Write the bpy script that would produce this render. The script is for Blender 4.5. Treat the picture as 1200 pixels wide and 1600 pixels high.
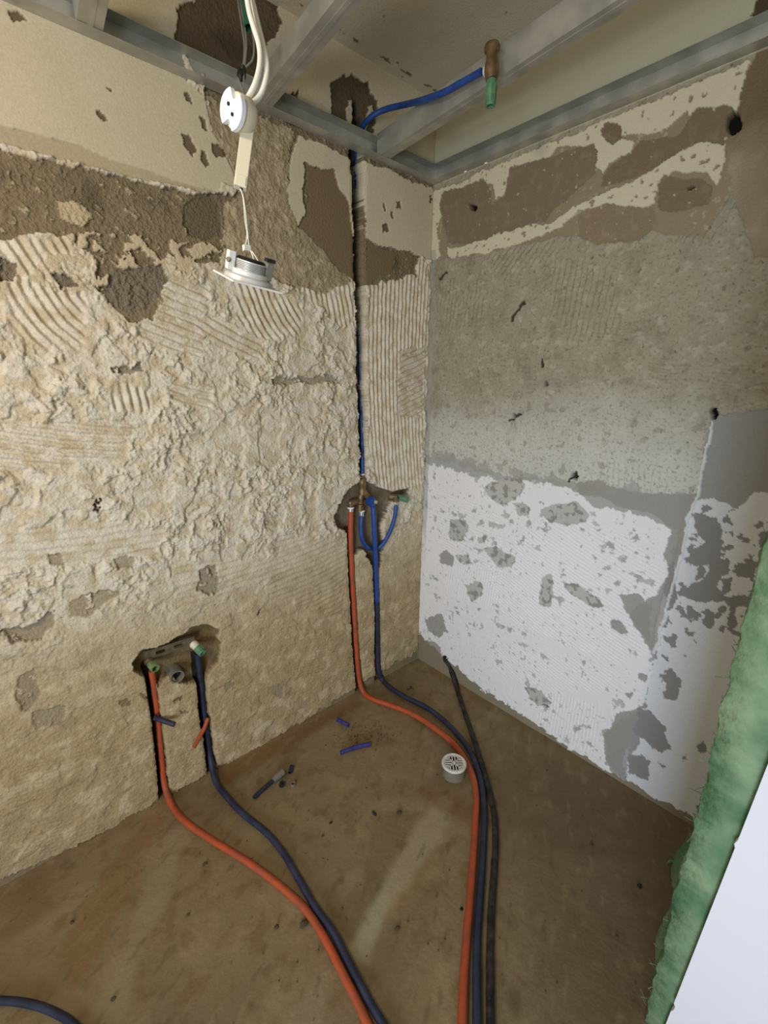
import bpy, bmesh, math, random
import numpy as np
from mathutils import Vector, Matrix
S = bpy.context.scene
for o in list(bpy.data.objects): bpy.data.objects.remove(o)
COL = S.collection
random.seed(4)

# ------------------------------------------------------------------ camera
YAW, PITCH, ROLL, FPX = 0.840243385, -0.274529553, 0.008742522, 706.4836
CAM = np.array([-1.58489, -1.47938, 1.45])
def cam_axes():
    f = np.array([math.cos(PITCH)*math.cos(YAW), math.cos(PITCH)*math.sin(YAW), math.sin(PITCH)])
    r = np.cross(f, [0, 0, 1.]); r /= np.linalg.norm(r); u = np.cross(r, f)
    c, s = math.cos(ROLL), math.sin(ROLL)
    return c*r+s*u, -s*r+c*u, f
AR, AU, AF = cam_axes()
cd = bpy.data.cameras.new('camera'); cam = bpy.data.objects.new('camera', cd); COL.objects.link(cam)
cam.matrix_world = Matrix(((AR[0], AU[0], -AF[0], CAM[0]), (AR[1], AU[1], -AF[1], CAM[1]),
                           (AR[2], AU[2], -AF[2], CAM[2]), (0, 0, 0, 1)))
cd.sensor_fit = 'VERTICAL'; cd.sensor_height = 36; cd.sensor_width = 27; cd.lens = FPX*36/1600
cd.clip_start = .02
S.camera = cam

# ------------------------------------------------------------------ view, world, lights
S.view_settings.view_transform = 'Standard'; S.view_settings.look = 'None'
S.view_settings.gamma = 1; S.view_settings.use_curve_mapping = False
S.view_settings.exposure = -0.2
w = bpy.data.worlds.new('world'); S.world = w; w.use_nodes = True
w.node_tree.nodes['Background'].inputs[0].default_value = (1.0, .95, .84, 1)
w.node_tree.nodes['Background'].inputs[1].default_value = .23
def area(name, loc, aim, sx, sy, power, col):
    l = bpy.data.lights.new(name, 'AREA'); l.shape = 'RECTANGLE'; l.size = sx; l.size_y = sy; l.energy = power; l.color = col
    o = bpy.data.objects.new(name, l); COL.objects.link(o); o.location = loc
    o.rotation_euler = (Vector(aim)-Vector(loc)).to_track_quat('-Z', 'Y').to_euler(); return o
area('daylight_doorway', (-3.3, -2.2, 0.75), (0, -.75, .6), .8, 1.0, 27, (.66, .80, 1.0)).data.spread = math.radians(110)
area('warm_lamp', (-2.3, -1.05, 2.0), (-1.2, 0, 1.0), .22, .22, 15, (1.0, .87, .75))

area('ceiling_fill', (-3.6, -3.2, 0.9), (-.6, -.4, 2.1), 1.8, 1.4, 22, (1.0, .95, .86))  # added soft fill that lifts the ceiling and steel frame
# ------------------------------------------------------------------ pixel (1200x1600) -> place on a real surface
def ray(px, py): return (px-600)/FPX*AR-(py-800)/FPX*AU+AF
def LW(px, py, off=0.): d = ray(px, py); return Vector(CAM+(-off-CAM[1])/d[1]*d)       # left wall plane y = -off
def RW(px, py, off=0.): d = ray(px, py); return Vector(CAM+(-off-CAM[0])/d[0]*d)       # right wall plane x = -off
def FL(px, py, z=0.): d = ray(px, py); return Vector(CAM+(z-CAM[2])/d[2]*d)
def DP(px, py, dep): return Vector(CAM+dep*ray(px, py))
def proj(P):
    c = P-CAM; z = np.maximum(c@AF, .05)
    return 600+FPX*(c@AR)/z, 800-FPX*(c@AU)/z

# ------------------------------------------------------------------ tags
def lin(c): return tuple(((v/255)/12.92 if v/255 <= .04045 else ((v/255+.055)/1.055)**2.4) for v in c)
def tag(o, label, cat=None, group=None, kind=None):
    o['label'] = label
    if cat: o['category'] = cat
    if group: o['group'] = group
    if kind: o['kind'] = kind
    return o
def link_mesh(name, me, mat, parent=None):
    o = bpy.data.objects.new(name, me); COL.objects.link(o)
    if mat: me.materials.append(mat)
    if parent: o.parent = parent; o.matrix_parent_inverse = Matrix.Translation(-parent.location)
    return o
def empty(name, loc):
    o = bpy.data.objects.new(name, None); COL.objects.link(o); o.location = loc; o.empty_display_size = .02; return o
class MB:
    def __init__(s): s.bm = bmesh.new()
    def box(s, c, size, M=None):
        r = bmesh.ops.create_cube(s.bm, size=1); T = Matrix.Translation(Vector(c)) @ (M or Matrix()) @ Matrix.Diagonal((*size, 1))
        bmesh.ops.transform(s.bm, matrix=T, verts=r['verts']); return s
    def prism(s, pts, axis_vec):           # closed polygon of 3D points pushed along a vector
        v = [s.bm.verts.new(p) for p in pts]; q = [s.bm.verts.new(Vector(p)+Vector(axis_vec)) for p in pts]; n = len(v)
        s.bm.faces.new(v); s.bm.faces.new(q[::-1])
        for i in range(n): s.bm.faces.new((v[i], q[i], q[(i+1) % n], v[(i+1) % n]))
        return s
    def sweep(s, pts, r, n=14, hollow=0, rough=0, sub=6):
        pts = [Vector(p) for p in pts]; P = catmull(pts, sub) if len(pts) > 2 else pts
        rr = r if callable(r) else (lambda t: r)
        T = [(P[min(i+1, len(P)-1)]-P[max(i-1, 0)]).normalized() for i in range(len(P))]
        a = Vector((0, 0, 1)) if abs(T[0].z) < .9 else Vector((1, 0, 0)); u = T[0].cross(a).normalized(); rings = []
        for i, p in enumerate(P):
            u = (u-T[i]*u.dot(T[i])).normalized(); v = T[i].cross(u); R = rr(i/(len(P)-1))
            rings.append([(p, u*math.cos(2*math.pi*k/n)+v*math.sin(2*math.pi*k/n), R*(1+rough*random.uniform(-1, 1))) for k in range(n)])
        def skin(f, flip):
            V = [[s.bm.verts.new(f(*e)) for e in ring] for ring in rings]
            for i in range(len(V)-1):
                for k in range(n):
                    q = (V[i][k], V[i][(k+1) % n], V[i+1][(k+1) % n], V[i+1][k]); s.bm.faces.new(q[::-1] if flip else q)
            return V
        A = skin(lambda p, d, R: p+d*R, False)
        if hollow:
            B = skin(lambda p, d, R: p+d*R*hollow, True)
            for e, fl in ((0, 0), (-1, 1)):
                for k in range(n):
                    q = (A[e][k], B[e][k], B[e][(k+1) % n], A[e][(k+1) % n]); s.bm.faces.new(q[::-1] if fl else q)
        else: s.bm.faces.new(A[0][::-1]); s.bm.faces.new(A[-1])
        return s
    def lathe(s, p0, d, prof, n=24, cap=True):          # profile [(distance along d, radius)]
        p0 = Vector(p0); d = Vector(d).normalized(); a = Vector((0, 0, 1)) if abs(d.z) < .9 else Vector((1, 0, 0))
        u = d.cross(a).normalized(); v = d.cross(u)
        V = [[s.bm.verts.new(p0+d*t+(u*math.cos(2*math.pi*k/n)+v*math.sin(2*math.pi*k/n))*r) for k in range(n)] for t, r in prof]
        for i in range(len(V)-1):
            for k in range(n): s.bm.faces.new((V[i][k], V[i][(k+1) % n], V[i+1][(k+1) % n], V[i+1][k]))
        if cap:
            s.bm.faces.new(V[0][::-1]); s.bm.faces.new(V[-1])
        return s
    def blob(s, c, size, seed=0, rough=.25, sub=2):
        r = bmesh.ops.create_icosphere(s.bm, subdivisions=sub, radius=1); rnd = random.Random(seed)
        k = [Vector((rnd.uniform(-3, 3), rnd.uniform(-3, 3), rnd.uniform(-3, 3))) for _ in range(3)]
        for v in r['verts']:
            m = 1+rough*(math.sin(v.co.dot(k[0]))+math.sin(v.co.dot(k[1])*1.7)+.6*math.sin(v.co.dot(k[2])*3.1))/2
            v.co = Vector(c)+Vector((v.co.x*size[0], v.co.y*size[1], v.co.z*size[2]))*m
        return s
    def build(s, name, mat, parent=None, smooth=True, bevel=0):
        bmesh.ops.recalc_face_normals(s.bm, faces=s.bm.faces)
        me = bpy.data.meshes.new(name); s.bm.to_mesh(me); s.bm.free()
        if smooth:
            for p in me.polygons: p.use_smooth = True
        o = link_mesh(name, me, mat, parent)
        if bevel:
            b = o.modifiers.new('bevel', 'BEVEL'); b.width = bevel; b.segments = 2; b.limit_method = 'ANGLE'
        if smooth:
            try: me.set_sharp_from_angle(angle=math.radians(40))
            except Exception: pass
        return o
def catmull(P, sub):
    Q = [P[0]*2-P[1]]+list(P)+[P[-1]*2-P[-2]]; out = []
    for i in range(1, len(Q)-2):
        a, b, c, d = Q[i-1:i+3]
        for k in range(sub):
            t = k/sub; out.append(.5*((2*b)+(c-a)*t+(2*a-5*b+4*c-d)*t*t+(3*b-a-3*c+d)*t**3))
    out.append(P[-1]); return out

# ------------------------------------------------------------------ numpy noise
def perlin(x, y, seed):
    rs = np.random.RandomState(seed); N = 256; perm = rs.permutation(N); g = rs.rand(N)*2*np.pi; gx, gy = np.cos(g), np.sin(g)
    xi = np.floor(x).astype(int); yi = np.floor(y).astype(int); xf = x-xi; yf = y-yi
    def gr(a, b, fx, fy): h = perm[(perm[a % N]+b) % N]; return gx[h]*fx+gy[h]*fy
    u = xf*xf*xf*(xf*(xf*6-15)+10); v = yf*yf*yf*(yf*(yf*6-15)+10)
    a = gr(xi, yi, xf, yf); b = gr(xi+1, yi, xf-1, yf); c = gr(xi, yi+1, xf, yf-1); d = gr(xi+1, yi+1, xf-1, yf-1)
    return 1.5*((a*(1-u)+b*u)*(1-v)+(c*(1-u)+d*u)*v)
def fbm(x, y, scale, octv=4, seed=0, gain=.5):
    s = 0; A = 1; t = 0
    for i in range(octv): s = s+A*perlin(x/scale*2**i+i*17.3, y/scale*2**i+i*9.1, seed+i*7); t += A; A *= gain
    return s/t
def sst(a, b, x): t = np.clip((x-a)/(b-a), 0, 1); return t*t*(3-2*t)
def pip(px, py, poly):
    poly = np.array(poly, float); res = np.zeros(px.shape, bool)
    x0, y0 = poly.min(0); x1, y1 = poly.max(0); idx = np.nonzero((px >= x0) & (px <= x1) & (py >= y0) & (py <= y1))[0]
    X, Y = px[idx], py[idx]; r = np.zeros(X.shape, bool)
    for i in range(len(poly)):
        ax, ay = poly[i]; bx, by = poly[i-1]
        if ay == by: continue
        r ^= ((ay > Y) != (by > Y)) & (X < (bx-ax)*(Y-ay)/(by-ay)+ax)
    res[idx] = r; return res
def segdist(px, py, poly):                      # distance to an open polyline in pixels
    d = np.full(px.shape, 1e9)
    for (ax, ay), (bx, by) in zip(poly[:-1], poly[1:]):
        vx, vy = bx-ax, by-ay; t = np.clip(((px-ax)*vx+(py-ay)*vy)/(vx*vx+vy*vy), 0, 1)
        d = np.minimum(d, np.hypot(px-ax-t*vx, py-ay-t*vy))
    return d
def blur(F, n=1):
    for _ in range(n):
        F = (np.pad(F, ((1, 1), (0, 0)), 'edge')[:-2]+np.pad(F, ((1, 1), (0, 0)), 'edge')[2:]+2*F)/4
        F = (np.pad(F, ((0, 0), (1, 1)), 'edge')[:, :-2]+np.pad(F, ((0, 0), (1, 1)), 'edge')[:, 2:]+2*F)/4
    return F

# ------------------------------------------------------------------ materials
def mat(name, col, rough=.6, metal=0, noise=0, nscale=60, bump=0, bscale=200, col2=None, spec=.5, coat=0):
    m = bpy.data.materials.new(name); m.use_nodes = True; N = m.node_tree.nodes; L = m.node_tree.links; b = N['Principled BSDF']
    b.inputs['Base Color'].default_value = (*lin(col), 1); b.inputs['Roughness'].default_value = rough; b.inputs['Metallic'].default_value = metal
    b.inputs['Specular IOR Level'].default_value = spec
    tc = N.new('ShaderNodeTexCoord')
    if col2:
        n = N.new('ShaderNodeTexNoise'); n.inputs['Scale'].default_value = nscale; n.inputs['Detail'].default_value = 6
        r = N.new('ShaderNodeValToRGB'); r.color_ramp.elements[0].position = .38; r.color_ramp.elements[1].position = .66
        r.color_ramp.elements[0].color = (*lin(col), 1); r.color_ramp.elements[1].color = (*lin(col2), 1)
        L.new(tc.outputs['Object'], n.inputs['Vector']); L.new(n.outputs['Fac'], r.inputs['Fac']); L.new(r.outputs['Color'], b.inputs['Base Color'])
    if bump:
        n = N.new('ShaderNodeTexNoise'); n.inputs['Scale'].default_value = bscale; n.inputs['Detail'].default_value = 5
        bp = N.new('ShaderNodeBump'); bp.inputs['Strength'].default_value = 1; bp.inputs['Distance'].default_value = bump
        L.new(tc.outputs['Object'], n.inputs['Vector']); L.new(n.outputs['Fac'], bp.inputs['Height']); L.new(bp.outputs['Normal'], b.inputs['Normal'])
    return m
def surf_mat(name, grain=.16, gscale=260, bump=.0012, bscale=320, rough=.9, spec=.2):
    m = bpy.data.materials.new(name); m.use_nodes = True; N = m.node_tree.nodes; L = m.node_tree.links; b = N['Principled BSDF']
    a = N.new('ShaderNodeAttribute'); a.attribute_name = 'tint'; tc = N.new('ShaderNodeTexCoord')
    n = N.new('ShaderNodeTexNoise'); n.inputs['Scale'].default_value = gscale; n.inputs['Detail'].default_value = 4; n.inputs['Roughness'].default_value = .7
    mr = N.new('ShaderNodeMapRange'); mr.inputs[1].default_value = .3; mr.inputs[2].default_value = .7; mr.inputs[3].default_value = 1-grain; mr.inputs[4].default_value = 1+grain
    mx = N.new('ShaderNodeVectorMath'); mx.operation = 'SCALE'
    L.new(tc.outputs['Object'], n.inputs['Vector']); L.new(n.outputs['Fac'], mr.inputs[0]); L.new(a.outputs['Color'], mx.inputs[0]); L.new(mr.outputs[0], mx.inputs['Scale'])
    L.new(mx.outputs[0], b.inputs['Base Color'])
    n2 = N.new('ShaderNodeTexNoise'); n2.inputs['Scale'].default_value = bscale; n2.inputs['Detail'].default_value = 5
    n3 = N.new('ShaderNodeTexVoronoi'); n3.inputs['Scale'].default_value = bscale*.45
    ad = N.new('ShaderNodeMath'); ad.operation = 'ADD'; L.new(n2.outputs['Fac'], ad.inputs[0]); L.new(n3.outputs['Distance'], ad.inputs[1])
    ra = N.new('ShaderNodeAttribute'); ra.attribute_name = 'coarse'; ml = N.new('ShaderNodeMath'); ml.operation = 'MULTIPLY'
    L.new(ad.outputs[0], ml.inputs[0]); L.new(ra.outputs['Fac'], ml.inputs[1])
    bp = N.new('ShaderNodeBump'); bp.inputs['Distance'].default_value = bump
    L.new(tc.outputs['Object'], n2.inputs['Vector']); L.new(tc.outputs['Object'], n3.inputs['Vector']); L.new(ml.outputs[0], bp.inputs['Height']); L.new(bp.outputs['Normal'], b.inputs['Normal'])
    b.inputs['Roughness'].default_value = rough; b.inputs['Specular IOR Level'].default_value = spec
    return m
M = dict(
    galv=mat('galvanised_steel', (172, 172, 162), .48, .6, bump=.0002, bscale=90, col2=(198, 196, 184), nscale=14),
    brass=mat('aged_brass', (112, 88, 58), .5, .55, bump=.0006, bscale=150, col2=(142, 118, 86), nscale=40),
    orange=mat('orange_pipe', (178, 76, 32), .6, bump=.0004, bscale=300, col2=(150, 72, 42), nscale=26),
    blue=mat('bright_blue_pipe', (27, 62, 128), .42, bump=.0004, bscale=300, col2=(34, 76, 148), nscale=30),
    navy=mat('dusty_navy_pipe', (26, 32, 54), .6, bump=.0004, bscale=300, col2=(44, 50, 70), nscale=18),
    violet=mat('violet_blue_offcut', (42, 46, 112), .5, col2=(58, 60, 122), nscale=60),
    black=mat('dusty_black_sleeve', (17, 15, 13), .8, bump=.002, bscale=120, col2=(60, 50, 38), nscale=40),
    dark=mat('dark_plastic', (16, 16, 16), .6),
    white=mat('white_plastic', (232, 228, 214), .45), ceramic=mat('white_ceramic', (246, 246, 246), .35),
    cream=mat('cream_plastic', (216, 206, 176), .45), silver=mat('cast_aluminium', (190, 190, 184), .35, .6),
    wire=mat('grey_wire', (120, 118, 108), .5), clear=mat('white_cable', (226, 222, 204), .4),
    green=mat('green_plug', (74, 120, 88), .5, col2=(110, 146, 108), nscale=60), oliveplug=mat('olive_plug', (84, 118, 72), .5, col2=(128, 148, 92), nscale=50), whitealu=mat('white_aluminium', (206, 204, 196), .4, .25), conduit=mat('green_conduit', (26, 84, 60), .5, bump=.001, bscale=60),
    greypvc=mat('grey_pvc', (112, 110, 100), .55, col2=(128, 118, 96), nscale=30), grille=mat('grille', (205, 198, 186), .45, col2=(220, 216, 208), nscale=60),
    wool=mat('green_mineral_wool', (84, 118, 84), .95, bump=.004, bscale=60, col2=(132, 154, 120), nscale=11, spec=.05),
    board=mat('white_board', (222, 221, 224), .85, bump=.0003, bscale=400, spec=.15),
    rubble=mat('rubble', (72, 58, 38), .9, bump=.001, col2=(92, 76, 50), nscale=80),
    steel=mat('dull_steel_plate', (128, 118, 92), .5, .5, bump=.0003, bscale=200, col2=(100, 90, 66), nscale=50))

# ------------------------------------------------------------------ relief surfaces
def grid_surface(name, U, V, place, h, colr, coarse, material):
    nu, nv = len(U), len(V); GU, GV = np.meshgrid(U, V); co = place(GU.ravel(), GV.ravel(), h.ravel())
    me = bpy.data.meshes.new(name); me.vertices.add(nu*nv); me.vertices.foreach_set('co', co.astype(np.float32).ravel())
    i = np.arange(nu*nv).reshape(nv, nu); q = np.stack([i[:-1, :-1], i[:-1, 1:], i[1:, 1:], i[1:, :-1]], -1).reshape(-1, 4)
    n = len(q); me.loops.add(n*4); me.loops.foreach_set('vertex_index', q.astype(np.int32).ravel())
    me.polygons.add(n); me.polygons.foreach_set('loop_start', (np.arange(n)*4).astype(np.int32)); me.polygons.foreach_set('loop_total', np.full(n, 4, np.int32))
    me.polygons.foreach_set('use_smooth', np.ones(n, bool)); me.update(calc_edges=True)
    at = me.attributes.new('tint', 'FLOAT_COLOR', 'POINT'); c4 = np.ones((nu*nv, 4), np.float32); c4[:, :3] = colr.reshape(-1, 3); at.data.foreach_set('color', c4.ravel())
    at = me.attributes.new('coarse', 'FLOAT', 'POINT'); at.data.foreach_set('value', coarse.astype(np.float32).ravel())
    return link_mesh(name, me, material)
def setc(C, m, col, a=1.):
    c = np.array(lin(col)); a = np.asarray(a)
    if a.ndim: C[m] = C[m]*(1-a[m][:, None])+c*a[m][:, None]
    else: C[m] = C[m]*(1-a)+c*a
class Surf:
    """a wall patchwork: u along the wall, z up; px,py = where each grid point shows, used only to look up the outlines"""
    def __init__(s, U, V, place, seed):
        s.U, s.V, s.place = U, V, place; GU, GV = np.meshgrid(U, V); s.u = GU.ravel(); s.v = GV.ravel(); s.n = len(s.u)
        P = place(s.u, s.v, np.zeros(s.n)); s.px, s.py = proj(P); s.seed = seed
        wob = fbm(s.u, s.v, .05, 4, seed+90), fbm(s.u, s.v, .05, 4, seed+95); w2 = fbm(s.u, s.v, .014, 3, seed+97), fbm(s.u, s.v, .014, 3, seed+99)
        s.wx = s.px+9*wob[0]+3.5*w2[0]; s.wy = s.py+9*wob[1]+3.5*w2[1]
        w3 = fbm(s.u, s.v, .1, 4, seed+93, .6), fbm(s.u, s.v, .1, 4, seed+94, .6)
        s.tx = s.px+7*w3[0]+3*wob[0]+2*w2[0]; s.ty = s.py+7*w3[1]+3*wob[1]+2*w2[1]
        s.h = np.zeros(s.n); s.C = np.zeros((s.n, 3)); s.k = np.ones(s.n)
    def poly(s, pts, tight=False): return pip(s.tx if tight else s.wx, s.ty if tight else s.wy, pts)
    def comb(s, pts, centre, amp, lam=.022, soft=.3):
        m = s.poly(pts).astype(float).reshape(len(s.V), len(s.U)); m = blur(m, 3).ravel()
        cu, cv = centre; d = np.hypot(s.u-cu, s.v-cv)+.005*fbm(s.u, s.v, .07, 3, s.seed+61)
        w = np.sin(2*np.pi*d/lam); w = np.sign(w)*np.abs(w)**.7
        br = sst(-.45, .05, fbm(s.u, s.v, .05, 3, s.seed+62))
        return m, amp*w*(.35+.65*br)
    def build(s, name, material):
        return grid_surface(name, s.U, s.V, s.place, s.h.reshape(len(s.V), len(s.U)), s.C, s.k, material)
STEP = .003
TZ, SLAB = 2.237, 2.521

# ---------- left wall
s = Surf(np.arange(-2.45, .0001, STEP), np.arange(-.03, SLAB+.004, STEP), lambda u, v, h: np.stack([u, -h, v], -1), 10)
u, v = s.u, s.v
def cpt(fn, x, y, ax): p = fn(x, y); return (p[ax], p[2])
lowf = fbm(u, v, .5, 3, 1); mid = fbm(u, v, .11, 4, 2); fine = fbm(u, v, .03, 4, 3); warp = .03*fbm(u, v, .08, 3, 4)
lump = fbm(u+warp, v-warp, .042, 4, 5, .55); lump2 = fbm(u-warp, v+warp, .02, 3, 6, .6)
crs = 1-np.abs(fbm(u+2*warp, v+1.2*warp, .030, 3, 8, .6))*2.4; crs2 = 1-np.abs(fbm(u, v, .013, 2, 9))*2.2
flk = fbm(u+1.5*warp, v, .028, 4, 11, .6)
big = fbm(u, .7*v, .085, 3, 13); mod = .35+.95*sst(-.35, .35, fbm(u, v, .15, 3, 14))
torn = sst(-.02, .07, lump)*.0045+sst(.12, .2, flk)*.0042+np.maximum(crs, 0)**2*.0032*sst(-.4, .3, mid)+np.maximum(crs2, 0)**2*.0014+.0016*fine
torn = torn*mod+.006*sst(-.02, .10, big)+.002*big
calm = .0022*mid+.0012*fine+.0014*sst(.08, .13, lump)+.0009*np.maximum(crs, 0)**2+.0007*np.sin(2*np.pi*(v+.25*u+.01*mid)/.014)*sst(-.1, .3, fbm(u, v, .2, 2, 12))
zone = sst(.62, .95, v+.08*lowf)                              # torn ridges above, smoothed coat below
s.h = .006+calm*(1-zone)+torn*zone
setc(s.C, np.ones(s.n, bool), (196, 180, 148)); setc(s.C, v > -1, (170, 149, 111), sst(.95, .35, v+.1*lowf)); setc(s.C, np.ones(s.n, bool), (214, 204, 182), sst(-.4, .2, lump)*zone)  # tan lower wall: floor bounce and lamp falloff put into the colour
setc(s.C, np.ones(s.n, bool), (168, 148, 110), .6*sst(.1, .5, mid)*(1-zone))
setc(s.C, (mid < -.34) & (fine < .05) & (v < 1.0), (156, 140, 110), .55)
for pts, cxy, amp in [
    ([(15, 435), (60, 425), (135, 440), (130, 545), (70, 555), (15, 500)], (205, 425), .0055),
    ([(235, 440), (270, 432), (322, 450), (312, 565), (215, 530), (220, 480)], (445, -400), .005),
    ([(362, 440), (420, 450), (470, 480), (465, 525), (395, 530), (370, 500)], (540, 420), .0055),
    ([(300, 495), (340, 492), (405, 530), (400, 560), (330, 540)], (620, -300), .0045),
    ([(410, 372), (540, 355), (552, 440), (545, 520), (450, 440), (420, 420)], (2500, 500), .0035),
    ([(0, 675), (100, 655), (205, 660), (200, 715), (80, 730), (-60, 735)], (160, -500), .0045),
    ([(-60, 370), (60, 372), (112, 372), (105, 440), (30, 440), (-60, 420)], (-300, 900), .005),
    ([(180, 595), (240, 610), (235, 645), (170, 640)], (-900, 700), .005),
    ([(260, 600), (330, 600), (325, 640), (265, 632)], (460, -300), .005),
    ([(574, 400), (645, 395), (668, 420), (662, 560), (655, 760), (592, 770), (574, 700)], (3500, 640), .0042),
    ([(622, 548), (662, 540), (657, 655), (618, 650)], (900, 1900), .0048),
    ([(0, 830), (180, 815), (260, 830), (240, 870), (0, 890)], (0, -900), .0018),
    ([(430, 830), (540, 850), (530, 960), (420, 930)], (300, -300), .0016),
    ([(270, 880), (420, 870), (430, 900), (280, 960)], (200, -600), .0015)]:
    p = LW(*cxy) if -200 < cxy[0] < 1200 and cxy[1] > -950 else None
    c = (p.x, p.z) if p and abs(p.x) < 50 else None
    if c is None:
        q = LW(np.mean([a for a, b in pts]), np.mean([b for a, b in pts])); q2 = LW(np.mean([a for a, b in pts])+.02*(cxy[0]-600), np.mean([b for a, b in pts])+.02*(cxy[1]-600))
        dv = Vector((q2.x-q.x, 0, q2.z-q.z)).normalized(); c = (q.x+dv.x*4, q.z+dv.z*4)
    m, cm = s.comb(pts, c, amp); s.h = s.h*(1-m)+m*(.009+cm+.0012*fine+.003*lump*(lump > .1))
mo = fbm(u, v, .07, 4, 15, .6); setc(s.C, np.ones(s.n, bool), (200, 184, 148), .55*sst(.05, .3, mo)*(1-zone)); setc(s.C, np.ones(s.n, bool), (138, 120, 88), .45*sst(.15, .45, -mo)*(1-zone)); s.h += .003*sst(.0, .12, fbm(u, v, .12, 3, 16))*(1-zone)
sp_ = (fbm(u, v, .016, 2, 17) > .6) & (mo < 0) & (v < .9); setc(s.C, sp_, (124, 108, 80), .7); s.h[sp_] -= .0015
# dark mortar band and aggregate patches
mort = s.poly([(-300, 150), (0, 236), (60, 250), (120, 262), (180, 276), (250, 292), (300, 302), (350, 305), (372, 300), (362, 268), (345, 235), (325, 190), (318, 140), (320, 60), (700, 60), (700, 300),
               (660, 300), (650, 430), (570, 445), (560, 445), (520, 408), (480, 380), (430, 372), (395, 385), (350, 378), (340, 410), (300, 415), (262, 395), (235, 430), (250, 470), (235, 500), (200, 505), (178, 480), (150, 450), (150, 410), (110, 370), (60, 365), (0, 380), (-300, 330)])
rgh = .0025*mid+.003*fine+.0035*sst(.05, .35, lump2)
s.h[mort] = (.002+rgh)[mort]; setc(s.C, mort, (132, 117, 90)); setc(s.C, mort, (104, 92, 70), .8*sst(0, .5, -mid)); setc(s.C, mort & (lump2 > .38), (188, 172, 138), .8); s.k[mort] = 1.8
bits = s.poly([(80, 385), (130, 360), (300, 380), (390, 380), (340, 430), (250, 440), (110, 460), (40, 440)]) & (lump > .02)
s.h[bits] = (.011+.003*lump)[bits]; setc(s.C, bits, (196, 180, 146)); s.k[bits] = 1
mm = s.poly([(322, 150), (460, 205), (452, 240), (448, 300), (462, 350), (520, 405), (545, 440), (500, 460), (430, 440), (360, 400), (345, 380), (352, 320), (372, 300), (362, 268), (345, 235), (325, 190)])
s.h[mm] = (.006+.0035*mid+.004*fine+.003*sst(0, .3, lump2))[mm]; setc(s.C, mm, (158, 142, 112)); setc(s.C, mm, (186, 170, 138), .8*sst(-.1, .4, lump)); s.k[mm] = 1.3
for pts in [[(90, 315), (120, 315), (145, 340), (130, 355), (95, 345)]]:
    m = s.poly(pts); s.h[m] += .006; setc(s.C, m, (190, 172, 136))
rnd = s.poly([(285, 330), (300, 310), (330, 308), (345, 325), (345, 365), (320, 378), (295, 368), (285, 350)], True); s.h[rnd] = -.002; setc(s.C, rnd, (112, 98, 76))
agg = s.poly([(80, 425), (105, 430), (120, 450), (95, 450)]) | s.poly([(175, 425), (250, 410), (262, 440), (240, 470), (215, 490), (180, 480), (165, 450)]) | s.poly([(0, 400), (30, 410), (20, 440), (0, 440)])
s.h[agg] = (.001+rgh*1.5)[agg]; setc(s.C, agg, (128, 116, 96)); s.k[agg] = 2.5
# smooth skim coat: big upper-left field, the piece beside the chase, and the strip to the corner
smo = s.poly([(-400, 120), (-100, 205), (0, 228), (60, 243), (120, 256), (180, 270), (250, 286), (300, 298), (335, 306), (344, 300), (350, 288), (371, 302), (362, 268), (346, 235), (326, 190), (318, 152), (290, 130), (282, 70), (280, 30), (300, -40), (300, -900), (-900, -900)], True)
lip = smo & ~pip(s.px, s.py, [(-400, 50), (0, 198), (60, 212), (130, 232), (180, 255), (240, 272), (290, 290), (345, 302), (371, 302), (362, 268), (346, 235), (326, 190), (318, 152), (290, 130), (282, 70), (280, 30), (300, -40), (300, -900), (-900, -900)])
s2 = s.poly([(466, 212), (556, 252), (556, 330), (552, 420), (545, 418), (540, 330), (525, 300), (505, 268), (474, 255), (470, 300), (478, 335), (465, 352), (452, 330), (448, 298), (450, 262), (458, 240)], True)
s3 = s.poly([(566, 252), (690, 302), (690, 420), (655, 398), (630, 392), (600, 388), (568, 372)], True)
up = (v > 2.24) & (s.px > 400)
sm = smo | s2 | s3 | up
s.h[sm] = (.010+.0008*mid)[sm]; setc(s.C, sm, (198, 186, 156)); setc(s.C, sm, (208, 196, 168), .6*sst(-.2, .4, lowf)); s.k[sm] = .25
setc(s.C, lip, (178, 164, 134)); s.h[lip] -= .0045
for pts in [[(278, 12), (300, 0), (350, -60), (430, -60), (425, 0), (440, 40), (430, 55), (400, 90), (400, 160), (330, 140), (300, 110), (272, 70)],
            [(516, 130), (530, 118), (552, 120), (570, 132), (585, 150), (588, 190), (580, 215), (565, 222), (540, 215), (518, 195), (512, 160)],
            [(455, 150), (462, 140), (460, 160), (470, 200), (440, 190), (440, 160)]]:
    m = s.poly(pts); s.h[m] = (.003+rgh*.5)[m]; setc(s.C, m, (98, 84, 62)); setc(s.C, m, (80, 68, 50), .7*sst(0, .4, mid)); s.k[m] = 1.2
for pts in [[(472, 255), (500, 268), (520, 264), (527, 290), (542, 320), (552, 380), (553, 440), (530, 425), (490, 380), (466, 352), (478, 335), (480, 300)],
            [(572, 375), (600, 390), (622, 398), (612, 425), (590, 432), (574, 445)]]:
    m = s.poly(pts, True); s.h[m] = .004; setc(s.C, m, (124, 106, 80)); s.k[m] = .8
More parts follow.
